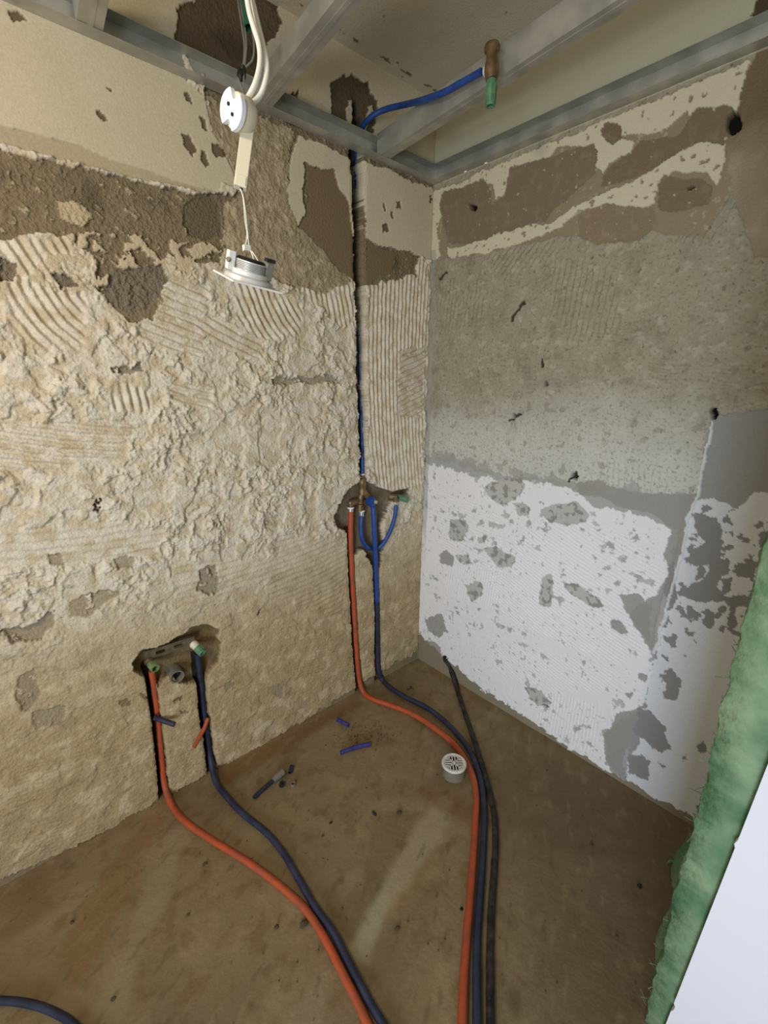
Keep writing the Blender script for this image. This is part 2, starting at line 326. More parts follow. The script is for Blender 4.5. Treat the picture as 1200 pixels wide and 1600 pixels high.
for pts in [[(308, 182), (318, 184), (324, 205), (314, 200)], [(282, 212), (294, 212), (305, 235), (302, 246), (288, 232)], [(313, 235), (320, 237), (329, 258), (323, 266), (313, 250)],
            [(330, 222), (342, 226), (352, 242), (346, 248), (335, 240)], [(286, 148), (292, 145), (298, 165), (290, 160)], [(312, 250), (316, 252), (314, 256)], [(150, 175), (156, 174), (168, 188), (162, 192)], [(162, 142), (172, 142), (174, 148)],
            [(10, 20), (28, 22), (42, 36), (20, 38)], [(596, 320), (601, 320), (601, 330), (596, 329)], [(617, 316), (624, 317), (624, 327), (618, 326)], [(668, 305), (674, 306), (674, 316), (668, 315)], [(610, 330), (614, 330), (614, 345), (610, 342)], [(594, 352), (602, 350), (606, 366), (596, 364)]]:
    m = pip(s.tx, s.ty, pts); s.h[m] -= .005; setc(s.C, m, (112, 96, 72))
# later gouges and grey spots lower down
for pts, c, dp in [([(0, 985), (40, 975), (82, 950), (85, 975), (60, 1000), (20, 1000)], (136, 120, 92), .004), ([(26, 1060), (55, 1045), (62, 1085), (45, 1105), (30, 1105)], (142, 126, 100), .002),
                   ([(50, 1110), (105, 1100), (100, 1130), (55, 1140)], (146, 130, 104), .001), ([(105, 938), (165, 918), (185, 922), (140, 960), (108, 965)], (150, 134, 106), .001),
                   ([(308, 890), (338, 880), (340, 925), (325, 932), (308, 920)], (136, 126, 102), .004), ([(175, 870), (208, 868), (205, 885), (180, 888)], (148, 134, 108), .001),
                   ([(170, 575), (220, 568), (222, 582), (175, 582)], (120, 108, 88), .006), ([(420, 590), (520, 585), (528, 598), (425, 600)], (142, 130, 106), .006), ([(75, 865), (95, 862), (100, 880), (82, 884)], (140, 124, 96), .002),
                   ([(350, 1065), (362, 1062), (368, 1075), (352, 1080)], (140, 126, 100), .002), ([(415, 1070), (442, 1068), (440, 1088), (418, 1085)], (146, 132, 106), .001),
                   ([(145, 780), (155, 778), (156, 800), (148, 798)], (90, 80, 62), .01), ([(400, 955), (405, 955), (405, 960), (400, 960)], (50, 44, 34), .02), ([(270, 1090), (284, 1086), (286, 1094), (274, 1098)], (96, 84, 62), .006),
                   ([(186, 1092), (202, 1090), (203, 1100), (190, 1105)], (110, 96, 70), .003), ([(222, 1084), (230, 1083), (230, 1093), (222, 1093)], (110, 96, 70), .003), ([(280, 1110), (294, 1106), (292, 1114)], (110, 96, 70), .004)]:
    m = s.poly(pts) & (fine+.5*lump2 > -.32); s.h[m] = np.minimum(s.h[m], .006-dp+.002*fine[m]); setc(s.C, m, c, .75)
# bottom cement edge and ledge scratches
edge = s.poly([(650, 1015), (590, 1050), (480, 1120), (380, 1180), (280, 1228), (140, 1310), (0, 1372), (-400, 1500), (-400, 1600), (900, 1600), (900, 1000)])
setc(s.C, edge, (134, 120, 92)); s.h[edge] = .002
# chases and cavities (cut into the wall); the dark chase colours paint in their shade
cut = np.zeros(s.n)
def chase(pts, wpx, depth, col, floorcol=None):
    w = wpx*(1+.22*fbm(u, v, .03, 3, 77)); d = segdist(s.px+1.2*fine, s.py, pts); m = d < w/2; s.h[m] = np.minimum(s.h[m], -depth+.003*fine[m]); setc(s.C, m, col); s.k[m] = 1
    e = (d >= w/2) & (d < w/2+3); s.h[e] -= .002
cav = s.poly([(558, 753), (545, 763), (533, 776), (527, 790), (523, 805), (527, 825), (542, 833), (545, 850), (551, 874), (560, 863), (569, 860), (573, 877), (584, 887), (593, 884), (598, 862), (603, 850), (596, 835), (597, 817), (605, 797), (612, 784), (624, 784), (637, 772), (640, 760), (612, 767), (593, 763), (575, 752)], True)
cd_ = blur(cav.astype(float).reshape(len(s.V), len(s.U)), 5).ravel(); dpt = sst(.35, .95, cd_)*.03
s.h = np.where(cav, -dpt+.005*mid, s.h); setc(s.C, cav, (128, 116, 92)); setc(s.C, cav, (104, 94, 74), .7*sst(0, .5, fine))
cav2 = s.poly([(203, 1036), (217, 1018), (247, 1008), (272, 1000), (301, 980), (322, 975), (345, 982), (340, 995), (346, 1005), (343, 1027), (323, 1060), (301, 1066), (280, 1068), (265, 1056), (247, 1074), (226, 1056), (209, 1050)], True)
cd_ = blur(cav2.astype(float).reshape(len(s.V), len(s.U)), 6).ravel(); dpt = sst(.3, .95, cd_)*.035
s.h = np.where(cav2, -dpt+.004*mid, s.h); setc(s.C, cav2, (118, 100, 66)); setc(s.C, cav2, (140, 124, 90), .7*sst(0, .5, mid))
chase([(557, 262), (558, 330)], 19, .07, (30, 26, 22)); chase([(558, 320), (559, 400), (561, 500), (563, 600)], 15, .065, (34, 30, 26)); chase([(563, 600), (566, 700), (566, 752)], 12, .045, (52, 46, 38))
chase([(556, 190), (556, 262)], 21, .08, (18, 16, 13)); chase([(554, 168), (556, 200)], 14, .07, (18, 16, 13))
m = s.poly([(540, 160), (548, 158), (548, 185), (543, 210), (538, 205)], True) | s.poly([(574, 168), (582, 166), (574, 195), (570, 212), (566, 206)], True); s.h[m] = .008; setc(s.C, m, (196, 184, 154))
chase([(547, 830), (549, 900), (555, 1000), (562, 1085)], 12, .022, (70, 52, 38)); chase([(586, 870), (589, 980), (590, 1075)], 10, .02, (92, 82, 66))
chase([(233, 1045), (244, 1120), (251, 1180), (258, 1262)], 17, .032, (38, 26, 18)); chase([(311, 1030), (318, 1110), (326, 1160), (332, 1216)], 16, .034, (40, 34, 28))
# rough plaster return at the corner
cor = sst(-.018, .0, u); s.h = s.h*(1-cor)+cor*.004
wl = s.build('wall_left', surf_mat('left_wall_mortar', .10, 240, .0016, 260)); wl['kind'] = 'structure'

# ---------- right wall
s = Surf(np.arange(-2.1, .0001, STEP), np.arange(-.03, SLAB+.004, STEP), lambda u, v, h: np.stack([-h, u, v], -1), 40)
u, v = s.u, s.v; ALL = np.ones(s.n, bool)
lowf = fbm(u, v, .5, 3, 31); mid = fbm(u, v, .11, 4, 32); fine = fbm(u, v, .03, 4, 33); lump = fbm(u, v, .045, 4, 35, .55); lump2 = fbm(u, v, .02, 3, 36, .6); tiny = fbm(u, v, .009, 2, 38)
strk = fbm(u*.35+.2*v, v, .022, 3, 39); s.h = .006+.0022*mid+.0016*fine+.0012*sst(.15, .25, strk)-.0022*sst(.36, .42, fbm(u, v*.6, .02, 3, 41))+.0022*sst(.12, .3, lump)+.0012*sst(.2, .4, lump2)
setc(s.C, ALL, (158, 150, 126)); setc(s.C, ALL, (138, 130, 108), .7*sst(-.1, .6, mid)); setc(s.C, ALL, (178, 172, 150), .6*sst(.1, .45, lump))
setc(s.C, (lump2 < -.42), (112, 104, 86), .7)
vz = sst(1.5, 1.15, v+.10*lowf+.05*mid); setc(s.C, ALL, (202, 200, 190), .8*vz)
setc(s.C, (lump < -.3) & (v > 1.05), (132, 124, 104), .5)
setc(s.C, ALL, (120, 112, 92), .55*sst(.2, .5, -tiny)); setc(s.C, ALL, (182, 176, 156), .45*sst(.2, .5, fbm(u*.5+.3*v, v, .016, 3, 37))); setc(s.C, fbm(u, v, .015, 2, 42) < -.62, (92, 84, 66), .7)  # dark pits and light ridges: relief shading put into the colour
white = s.poly([(640, 710), (700, 712), (760, 735), (800, 745), (850, 745), (900, 760), (960, 770), (990, 750), (1010, 770), (1250, 770), (1250, 1800), (900, 1800), (600, 1100)])
whi = s.poly([(645, 716), (735, 742), (800, 752), (850, 752), (895, 765), (930, 792), (985, 800), (1040, 815), (1062, 835), (1046, 890), (1035, 930), (1015, 1010), (1030, 1090), (1000, 1110), (945, 1140), (950, 1190), (980, 1225), (940, 1205), (880, 1165), (760, 1080), (690, 1030), (670, 1000), (650, 990)])
setc(s.C, white, (168, 166, 160)); s.h[white] = (.004+.0008*mid)[white]
wfl = whi & ((lump > -.26) | (fbm(u, v, .25, 2, 51) > -.05)) & (lump2 > -.52)
spk = fbm(u, v, .018, 3, 58) < -.38; wfl = wfl & ~(spk & (fbm(u, v, .12, 2, 59) > -.1)); setc(s.C, wfl, (230, 226, 222)); veil = whi & ~wfl & (fine > -.1); setc(s.C, veil, (186, 184, 178)); s.h[wfl] = (.0075+.0012*fine)[wfl]; s.k[white] = .6
for pts, cx, cy, amp in [([(860, 800), (960, 820), (1050, 900), (1010, 1020), (960, 1040), (780, 960), (760, 880)], -.35, 1, .0014), ([(850, 1080), (945, 1100), (930, 1180), (840, 1130)], 1, .02, .0018),
                         ([(770, 1000), (960, 1040), (980, 1080), (850, 1080), (760, 1040)], -.3, 1, .001), ([(680, 760), (780, 800), (800, 900), (690, 880)], -.1, 1, .0012), ([(700, 880), (790, 890), (780, 950), (700, 930)], 1, .1, .0014)]:
    q = RW(np.mean([a for a, b in pts]), np.mean([b for a, b in pts])); l = math.hypot(cx, cy)
    m, cm = s.comb(pts, (q.y+4*cx/l, q.z+4*cy/l), amp, .013); s.h += m*cm*wfl
for pts, cx, cy, amp in [([(1050, 310), (1110, 290), (1165, 300), (1120, 380), (1050, 385)], 1, .5, .003), ([(860, 400), (960, 420), (975, 520), (890, 540), (865, 480)], 1, .1, .0026), ([(925, 515), (1000, 500), (1005, 535), (930, 545)], -.15, 1, .0026),
                         ([(1028, 562), (1150, 560), (1200, 575), (1200, 610), (1030, 612)], -.02, 1, .0022), ([(760, 400), (860, 370), (880, 400), (790, 440)], 1, .9, .0022), ([(690, 440), (760, 440), (760, 500), (690, 520)], 1, .1, .0014), ([(940, 640), (1020, 650), (1020, 690), (940, 700)], -.2, 1, .0014),
                         ([(945, 715), (1050, 740), (1050, 775), (950, 760)], 1, -.1, .0016)]:
    q = RW(np.mean([a for a, b in pts]), np.mean([b for a, b in pts])); l = math.hypot(cx, cy)
    m, cm = s.comb(pts, (q.y+4*cx/l, q.z+4*cy/l), amp, .02); s.h += m*cm
# seam line across, mortar shelf
band = s.poly([(670, 703), (760, 722), (850, 742), (900, 752), (985, 762), (985, 772), (900, 765), (840, 755), (760, 740), (670, 714)])
band &= fbm(u, v, .06, 3, 60) > -.12; setc(s.C, band, (156, 153, 142), .7); s.h[band] = .004
# grey scars in the white coat
for pts in [[(760, 760), (780, 748), (815, 745), (818, 760), (805, 780), (795, 790), (775, 788), (765, 775)], [(848, 795), (870, 785), (900, 785), (922, 800), (915, 818), (890, 822), (860, 815), (848, 805)], [(802, 788), (815, 784), (828, 795), (825, 808), (808, 806)],
            [(702, 815), (722, 812), (735, 822), (728, 845), (705, 842)], [(745, 838), (762, 835), (760, 850), (748, 850)], [(757, 858), (775, 852), (805, 872), (800, 888), (780, 885), (765, 870)], [(685, 865), (700, 860), (712, 872), (708, 884), (688, 880)], [(712, 868), (730, 866), (742, 882), (725, 885)],
            [(726, 915), (740, 908), (754, 912), (752, 930), (740, 938), (730, 930)], [(848, 900), (860, 895), (868, 930), (858, 950), (843, 945)], [(875, 910), (905, 912), (925, 930), (945, 945), (930, 948), (895, 930)], [(955, 970), (975, 970), (985, 988), (970, 990), (955, 982)],
            [(840, 1020), (850, 1022), (858, 1030), (845, 1030)], [(820, 1072), (845, 1078), (862, 1095), (850, 1105), (830, 1095)], [(665, 965), (690, 960), (702, 985), (685, 993), (668, 985)], [(670, 1000), (690, 1010), (690, 1030), (672, 1025)],
            [(903, 752), (945, 748), (950, 762), (1025, 772), (1090, 768), (1080, 830), (1060, 870), (1045, 905), (1030, 960), (1022, 1018), (1008, 1000), (985, 960), (995, 945), (1030, 930), (1046, 890), (1036, 865), (1050, 830), (1020, 800), (985, 795), (940, 778), (905, 775)],
            [(965, 930), (1000, 930), (1020, 950), (1015, 1005), (1002, 985), (985, 960)], [(830, 1048), (838, 1052), (836, 1058)], [(1000, 1050), (1012, 1052), (1010, 1066), (1000, 1060)], [(978, 1078), (990, 1080), (986, 1090)],
            [(945, 1148), (965, 1115), (990, 1110), (1005, 1100), (1020, 1120), (1045, 1165), (1040, 1180), (1010, 1165), (990, 1150), (975, 1190), (985, 1230), (960, 1215), (945, 1185)]]:
    m = s.poly(pts, True); lt = pts[0][0] < 895 and pts[0][0] > 701; setc(s.C, m, (178, 175, 166) if lt else (150, 146, 137), .9); s.h[m] = (.004+.001*fine)[m]; s.k[m] = .8
    if lt: r_ = m & (fine < -.12); setc(s.C, r_, (146, 142, 134))
# right field past the vertical seam: smooth grey render above, bluish white paint with scars below
fld = s.poly([(1115, 640), (1130, 650), (1200, 640), (1300, 600), (1300, 1900), (1000, 1320), (980, 1230), (985, 1160), (1010, 1090), (1030, 1000), (1060, 870), (1090, 770), (1100, 700)], True)
setc(s.C, fld, (152, 150, 144)); s.h[fld] = (.001+.0006*mid)[fld]; s.k[fld] = .25
wf = fld & s.poly([(1085, 780), (1110, 778), (1150, 795), (1180, 770), (1300, 760), (1300, 1900), (1000, 1320), (960, 1230), (985, 1185), (1005, 1150), (1010, 1090), (1030, 1000), (1060, 870)])
setc(s.C, wf, (216, 216, 216)); s.h[wf] = (.0025+.0004*mid)[wf]
dn = fbm(u, v, .035, 4, 44); reg = s.poly([(1075, 800), (1100, 790), (1200, 800), (1200, 860), (1200, 1000), (1180, 1040), (1120, 980), (1060, 1030), (1030, 1080), (1040, 950), (1070, 870)])
scar = wf & reg & (dn > .2) & (dn < 2)
for pts in [[(1085, 800), (1125, 810), (1130, 850), (1120, 880), (1080, 885), (1075, 860), (1100, 850), (1085, 830)], [(1110, 880), (1135, 870), (1142, 895), (1120, 915), (1140, 935), (1185, 920), (1178, 948), (1140, 955), (1130, 940), (1090, 940), (1058, 925), (1065, 915), (1095, 910)],
            [(1148, 882), (1170, 882), (1182, 892), (1175, 902), (1155, 900)], [(1188, 835), (1200, 825), (1210, 850), (1200, 862), (1190, 855)], [(1072, 945), (1095, 960), (1092, 970), (1075, 965)], [(1100, 955), (1115, 958), (1118, 972), (1108, 982), (1098, 975)], [(1140, 950), (1152, 955), (1150, 980), (1138, 990)],
            [(1038, 1055), (1050, 1045), (1066, 1060), (1064, 1085), (1055, 1095), (1036, 1090), (1042, 1072)], [(1170, 1015), (1185, 1010), (1182, 1035), (1170, 1038)], [(1090, 1165), (1100, 1160), (1103, 1172), (1095, 1176)], [(1066, 1178), (1072, 1176), (1076, 1188), (1068, 1186)],
            [(1000, 1105), (1015, 1110), (1038, 1140), (1048, 1172), (1035, 1176), (1005, 1158), (990, 1140)], [(985, 1180), (1005, 1178), (1016, 1190), (1012, 1218), (990, 1212), (982, 1200)], [(1088, 1260), (1098, 1255), (1102, 1270), (1095, 1285), (1088, 1275)], [(1122, 1190), (1130, 1188), (1126, 1200)], [(1024, 1190), (1040, 1198), (1032, 1200)], [(1042, 885), (1052, 880), (1060, 930), (1048, 960), (1040, 930)]]:
    scar |= s.poly(pts) & (s.px > 975)
setc(s.C, scar, (140, 138, 134)); s.h[scar] = .001
seam = segdist(s.tx, s.ty, [(1118, 640), (1108, 690), (1088, 770), (1060, 880), (1040, 960), (1024, 1020)]); m = seam < 2.6; s.h[m] = .009; setc(s.C, m, (224, 222, 216), .8); m = (seam >= 2.6) & (seam < 5) & (s.px < 1130); s.h[m] -= .002
# bottom skirt of cement
sk = s.poly([(650, 985), (690, 1022), (760, 1080), (840, 1130), (900, 1175), (960, 1210), (990, 1225), (1010, 1240), (1060, 1262), (1095, 1285), (1100, 1400), (600, 1400)]) & (v < .3)
setc(s.C, sk, (134, 124, 102)); s.h[sk] = .003
# brown-grey scraped mortar up the right edge and the upper band
top = s.poly([(676, 302), (1190, 90), (1300, 60), (1300, 250), (1140, 300), (1100, 370), (990, 360), (850, 375), (760, 395), (672, 410)])
setc(s.C, top, (146, 132, 106)); s.h[top] = (.004+.0012*mid)[top]
chp = fbm(u, v, .02, 3, 63); setc(s.C, top & (chp > .3) & (mid > -.1), (176, 166, 138), .7)
tw = s.poly([(676, 302), (1175, 95), (1168, 110), (1150, 175), (1140, 195), (1085, 205), (1075, 175)  , (1040, 205), (990, 212), (960, 215), (945, 240), (935, 262), (928, 258), (920, 230), (870, 230), (860, 245), (840, 255), (790, 300), (775, 310), (770, 290), (755, 285), (700, 305), (685, 350), (690, 400), (670, 410)], True)
tw2 = s.poly([(700, 388), (735, 382), (790, 362), (850, 350), (865, 345), (905, 320), (990, 285), (1050, 245), (1100, 225), (1142, 220), (1135, 250), (1120, 295), (1105, 270), (1050, 268), (1030, 290), (1025, 320), (995, 330), (930, 325), (905, 330), (880, 355), (830, 375), (760, 395), (705, 405)], True)
tw3 = s.poly([(932, 225), (945, 212), (992, 222), (985, 240), (955, 258), (946, 272), (930, 262)], True)
for m in (tw & (chp > -.42), tw2 & (chp > -.36), tw3): setc(s.C, m, (206, 196, 168)); s.h[m] = (.008+.0006*mid)[m]; s.k[m] = .3
for pts, c in [([(688, 320), (695, 300), (755, 282), (765, 295), (770, 320), (790, 300), (800, 262), (860, 245), (930, 225), (930, 275), (900, 300), (865, 325), (850, 345), (840, 350), (790, 362), (735, 382), (698, 380)], (128, 112, 90)),
               ([(946, 270), (990, 235), (1000, 220), (1060, 212), (1090, 170), (1130, 165), (1150, 175), (1135, 225), (1090, 225), (1050, 245), (990, 280), (940, 295)], (124, 108, 84)), ([(940, 205), (950, 192), (972, 198), (972, 218), (955, 226), (945, 220)], (122, 106, 82)),
               ([(1030, 290), (1040, 272), (1060, 278), (1095, 280), (1112, 295), (1108, 318), (1060, 335), (1030, 325)], (124, 110, 86)), ([(905, 335), (950, 318), (1020, 325), (1030, 350), (1000, 375), (940, 385), (905, 370)], (138, 122, 96))]:
    m = s.poly(pts, True); setc(s.C, m, c); setc(s.C, m, tuple(q+16 for q in c), .6*sst(.0, .5, fine)); setc(s.C, m & (chp > .52), (200, 190, 162), .8); s.h[m] = (.003+.0008*fine)[m]; s.k[m] = 1.1
rr = s.poly([(1170, 110), (1200, 60), (1350, -40), (1350, 420), (1180, 400), (1150, 320), (1135, 240), (1140, 190), (1150, 175)]); setc(s.C, rr, (148, 136, 112)); setc(s.C, rr, (166, 154, 128), .8*sst(-.1, .5, mid)); setc(s.C, rr, (116, 98, 72), .9*sst(260, 150, s.py+60*mid)); s.h[rr] = (.003+.003*mid+.002*fine)[rr]; s.k[rr] = 1.6
upz = (v > 2.2375) & ~s.poly([(1180, 18), (1200, -40), (1400, -80), (1400, 100), (1200, 60)]); setc(s.C, upz, (204, 196, 164)); s.h[upz] = .008; s.k[upz] = .25
dk = s.poly([(1175, 28), (1185, 0), (1200, -60), (1400, -120), (1400, 60)]) & (v > 2.25); setc(s.C, dk, (92, 76, 54)); s.h[dk] = .004
# holes and cracks
for cx, cy, rx, ry in [(1147, 192, 11, 17), (740, 324, 5, 5), (854, 600, 4, 4), (805, 651, 3, 6), (898, 745, 5, 5), (703, 966, 3, 4), (852, 1104, 5, 2.5), (1077, 295, 6, 3), (925, 400, 3, 2), (1116, 646, 5, 9), (696, 1030, 6, 5)]:
    m = ((s.tx-cx)/rx)**2+((s.ty-cy)/ry)**2 < 1; s.h[m] = -.03; setc(s.C, m, (22, 18, 14))
for pts in [[(800, 500), (812, 478), (820, 472)], [(690, 435), (700, 428)], [(798, 655), (812, 648)], [(846, 562), (848, 572)], [(890, 752), (902, 738)]]:
    m = segdist(s.tx, s.ty, pts) < 2; s.h[m] -= .005; setc(s.C, m, (70, 62, 50))
cor = sst(-.06, -.045, u); setc(s.C, (u > -.035+.012*mid) & (v < 2.0), (158, 155, 144), .6*sst(.5, .9, v+.2*mid)); 
wr = s.build('wall_right', surf_mat('right_wall_mortar', .07, 260, .0011, 300)); wr['kind'] = 'structure'

# ---------- floor
FS = .005
s = Surf(np.arange(-2.6, .0251, FS), np.arange(-2.3, .0251, FS), lambda a, b, h: np.stack([a, b, h], -1), 70)
u, v = s.u, s.v; ALL = np.ones(s.n, bool)
lowf = fbm(u, v, .5, 3, 71); mid = fbm(u, v, .12, 4, 72); fine = fbm(u, v, .03, 4, 73)
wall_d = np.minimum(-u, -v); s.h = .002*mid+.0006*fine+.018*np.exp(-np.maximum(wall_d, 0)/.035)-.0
s.h -= .0
setc(s.C, ALL, (144, 125, 90)); setc(s.C, ALL, (122, 104, 74), .8*sst(-.2, .5, lowf)); setc(s.C, ALL, (160, 141, 105), .5*sst(0, .4, mid)); setc(s.C, ALL, (120, 98, 62), .5*sst(.1, .4, fbm(u+.5*v, v-.4*u, .07, 4, 78)))
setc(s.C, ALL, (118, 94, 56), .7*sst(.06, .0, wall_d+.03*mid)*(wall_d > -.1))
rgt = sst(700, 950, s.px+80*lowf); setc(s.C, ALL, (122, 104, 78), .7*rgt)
for pts, c, a in [([(130, 1600), (190, 1500), (230, 1380), (270, 1290), (295, 1290), (270, 1380), (215, 1500), (195, 1600)], (158, 142, 108), .55), ([(90, 1480), (160, 1370), (240, 1260), (262, 1262), (220, 1370), (160, 1480), (110, 1560)], (138, 102, 62), .5),
                  ([(545, 1480), (590, 1400), (640, 1310), (690, 1240), (705, 1250), (700, 1290), (650, 1370), (610, 1420), (570, 1510)], (176, 166, 134), .8), ([(610, 1330), (700, 1225), (720, 1240), (740, 1280), (690, 1330), (640, 1390), (600, 1450)], (156, 128, 86), .3),
                  ([(430, 1620), (470, 1560), (505, 1510), (520, 1520), (500, 1620)], (158, 142, 110), .45), ([(600, 1420), (680, 1330), (690, 1350), (620, 1450)], (164, 138, 96), .3), ([(0, 1400), (80, 1360), (90, 1420), (0, 1480)], (122, 90, 56), .4),
                  ([(330, 1215), (450, 1150), (560, 1090), (565, 1100), (470, 1160), (340, 1235)], (120, 88, 48), .7), ([(650, 1230), (700, 1235), (740, 1260), (735, 1290), (690, 1270)], (120, 84, 44), .5),
                  ([(790, 1545), (800, 1545), (815, 1580), (805, 1592), (792, 1570)], (88, 78, 44), .7), ([(475, 1440), (488, 1435), (486, 1450), (470, 1452)], (70, 62, 48), .6), ([(860, 1330), (960, 1350), (980, 1430), (900, 1430)], (142, 124, 98), .35), ([(540, 1150), (590, 1140), (620, 1160), (560, 1175)], (120, 92, 60), .45)]:
    m = s.poly(pts); m = blur(m.astype(float).reshape(len(s.V), len(s.U)), 4).ravel(); setc(s.C, ALL, c, a*m)
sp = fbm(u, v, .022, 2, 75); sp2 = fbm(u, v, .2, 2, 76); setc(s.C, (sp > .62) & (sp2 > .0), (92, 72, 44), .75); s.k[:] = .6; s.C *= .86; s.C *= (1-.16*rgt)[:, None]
str_ = fbm(u*.3+.25*v, v*.9-u*.5, .03, 3, 79); setc(s.C, ALL, (150, 130, 96), .30*sst(.2, .5, str_)); setc(s.C, ALL, (84, 68, 42), .35*sst(.25, .5, -str_))
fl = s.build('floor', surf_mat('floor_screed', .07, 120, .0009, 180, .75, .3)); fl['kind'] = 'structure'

# ---------- ceiling slab
s = Surf(np.arange(-2.6, .031, .006), np.arange(-2.3, .031, .006), lambda a, b, h: np.stack([a, b, SLAB+h], -1), 80)
u, v = s.u, s.v; s.h = .0015*fbm(u, v, .1, 3, 81); setc(s.C, np.ones(s.n, bool), (204, 194, 170)); setc(s.C, np.ones(s.n, bool), (190, 180, 155), .7*sst(-.2, .5, fbm(u, v, .4, 3, 82))); m = (fbm(u, v, .02, 2, 83) > .66) & (v > -.5); setc(s.C, m, (120, 104, 80)); m = (np.abs(v+.06+.01*fbm(u, v, .1, 2, 84)) < .010) & (fbm(u, v, .03, 2, 85) > .2); setc(s.C, m, (120, 104, 82))
ce = s.build('ceiling', surf_mat('ceiling_paint', .04, 200, .0006, 300)); ce['kind'] = 'structure'

# ------------------------------------------------------------------ ceiling frame of steel channels
T = .0012
def channel(mb, a, b, width, height, side, up):         # U section swept from a to b; side = open side unit vector, up
    a, b, side, up = Vector(a), Vector(b), Vector(side), Vector(up); ax = b-a
    prof = [(0, 0), (width, 0), (width, T), (T, T), (T, height-T), (width, height-T), (width, height), (0, height)]
    mb.prism([a+side*x+up*y for x, y in prof], ax)
def screw(mb, p, d): mb.lathe(Vector(p), d, [(0, .0045), (.0015, .0045), (.003, .002)], 10)
t = empty('wall_channel', (-1.1, 0, TZ)); tag(t, 'long galvanised steel channel fixed along the top of the left wall', 'metal channel', 'perimeter channels of the ceiling frame')
b = MB(); channel(b, (-2.45, -.011, TZ), (-.002, -.011, TZ), .042, .052, (0, -1, 0), (0, 0, 1)); b.build('channel', M['galv'], t, False)
for x in (-1.6, -.95, -.5): b = MB(); screw(b, (x, -.013, TZ+.026), (0, -1, 0)); b.build('screw', M['silver'], t)
t = empty('wall_channel', (0, -1, TZ)); tag(t, 'galvanised steel channel fixed along the top of the right wall, with bright lips', 'metal channel', 'perimeter channels of the ceiling frame')
b = MB(); channel(b, (-.010, -2.1, TZ), (-.010, -.012, TZ+.0005), .042, .052, (-1, 0, 0), (0, 0, 1)); b.build('channel', M['galv'], t, False)
for y, k in ((-.175, 1), (-.27, 1), (-.1, .4)):
    b = MB(); b.blob((-.013, y, TZ+.008), (.006, .009*k, .011*k), 3); b.build('plaster_dab', M['white'], t)
def joist(x, label, y1=-.03, y0=-2.1, hgt=.05, wid=.052):
    SK = .088
    t = empty('ceiling_joist', (x, -1, TZ+.002)); tag(t, label, 'metal joist', 'joists of the ceiling frame')
    b = MB(); z = TZ+.002; a = x-wid/2; c = x+wid/2
    prof = [(a, z), (c, z), (c, z+hgt), (c-.007, z+hgt), (c-.007, z+hgt-T), (c-T, z+hgt-T), (c-T, z+T), (a+T, z+T), (a+T, z+hgt-T), (a+.007, z+hgt-T), (a+.007, z+hgt), (a, z+hgt)]
    b.prism([(p+SK*y1, y1, q) for p, q in prof], (SK*(y0-y1), y0-y1, 0)); b.build('stud', M['galv'], t, False)
    b = MB()
    b.prism([(x-.006+SK*y1, y1, z-.001), (x+.006+SK*y1, y1, z-.001), (x+.006+SK*y1, y1, z), (x-.006+SK*y1, y1, z)], (SK*(y0-y1), y0-y1, 0)); b.build('rib', M['galv'], t, False)
    return t
J1 = -1.222; J2 = -.784
joist(J1, 'short visible galvanised joist end at top left corner of the frame')
joist(J2, 'galvanised joist running behind the white lamp cables')
joist(-.310, 'galvanised joist carrying the brass elbow and blue hose', hgt=.07, wid=.044)

# ------------------------------------------------------------------ hoses
def hose(name, pts, r, m, label, cat='pipe', hollow=0, group=None, n=14, rough=0):
    b = MB(); b.sweep(pts, r, n, hollow, rough); o = b.build(name, m); return tag(o, label, cat, group)
R1 = .0102
hose('orange_pipe', [LW(237, 1048, -.012), LW(244, 1100, -.020), LW(251, 1170, -.020), LW(257, 1225, -.006), FL(268, 1258, .02), FL(290, 1284, R1+.004), FL(330, 1312, R1), FL(370, 1336, R1), FL(402, 1357, R1), FL(440, 1386, R1),
                       FL(478, 1422, R1), FL(508, 1468, R1), FL(540, 1530, R1), FL(566, 1582, R1), FL(600, 1660, R1), FL(640, 1760, R1)], R1, M['orange'], 'orange pipe dropping from left tap outlet and curving over the floor at left')
hose('blue_pipe', [LW(309, 1022, -.010), LW(313, 1060, -.016), LW(320, 1120, -.020), LW(328, 1180, -.010), FL(336, 1218, .02), FL(350, 1240, R1+.003), FL(378, 1270, R1), FL(415, 1300, R1), FL(442, 1332, R1), FL(466, 1372, R1), FL(492, 1417, R1),
                     FL(520, 1456, R1), FL(548, 1510, R1), FL(580, 1570, R1), FL(612, 1625, R1), FL(665, 1740, R1)], R1, M['navy'], 'dark blue pipe dropping from right tap outlet and curving over the floor at left')
R2 = .0115
hose('orange_pipe', [LW(548, 799, -.002), LW(548, 850, -.004), LW(551, 920, -.006), LW(556, 1000, -.006), LW(560, 1052, .0), FL(567, 1080, .022), FL(582, 1092, R2+.002), FL(610, 1102, R2), FL(645, 1116, R2), FL(682, 1140, R2), FL(712, 1166, R2), FL(735, 1203, R2),
                       FL(744, 1240, R2), FL(742, 1300, R2), FL(738, 1360, R2), FL(733, 1420, R2), FL(728, 1480, R2), FL(724, 1540, R2), FL(722, 1620, R2), FL(722, 1740, R2)], R2, M['orange'], 'orange pipe running from shower valve down the wall and past the floor drain')
t = empty('blue_pipe', LW(584, 792, .01)); tag(t, 'blue pipe from blue capped valve down the wall and past the floor drain', 'pipe')
b = MB(); b.sweep([LW(583, 790, .012), LW(585, 830, .014), LW(587, 880, .004), LW(589, 940, .0)], R2*.95, 14); b.build('clean_section', M['blue'], t)['label'] = 'bright clean blue upper section'
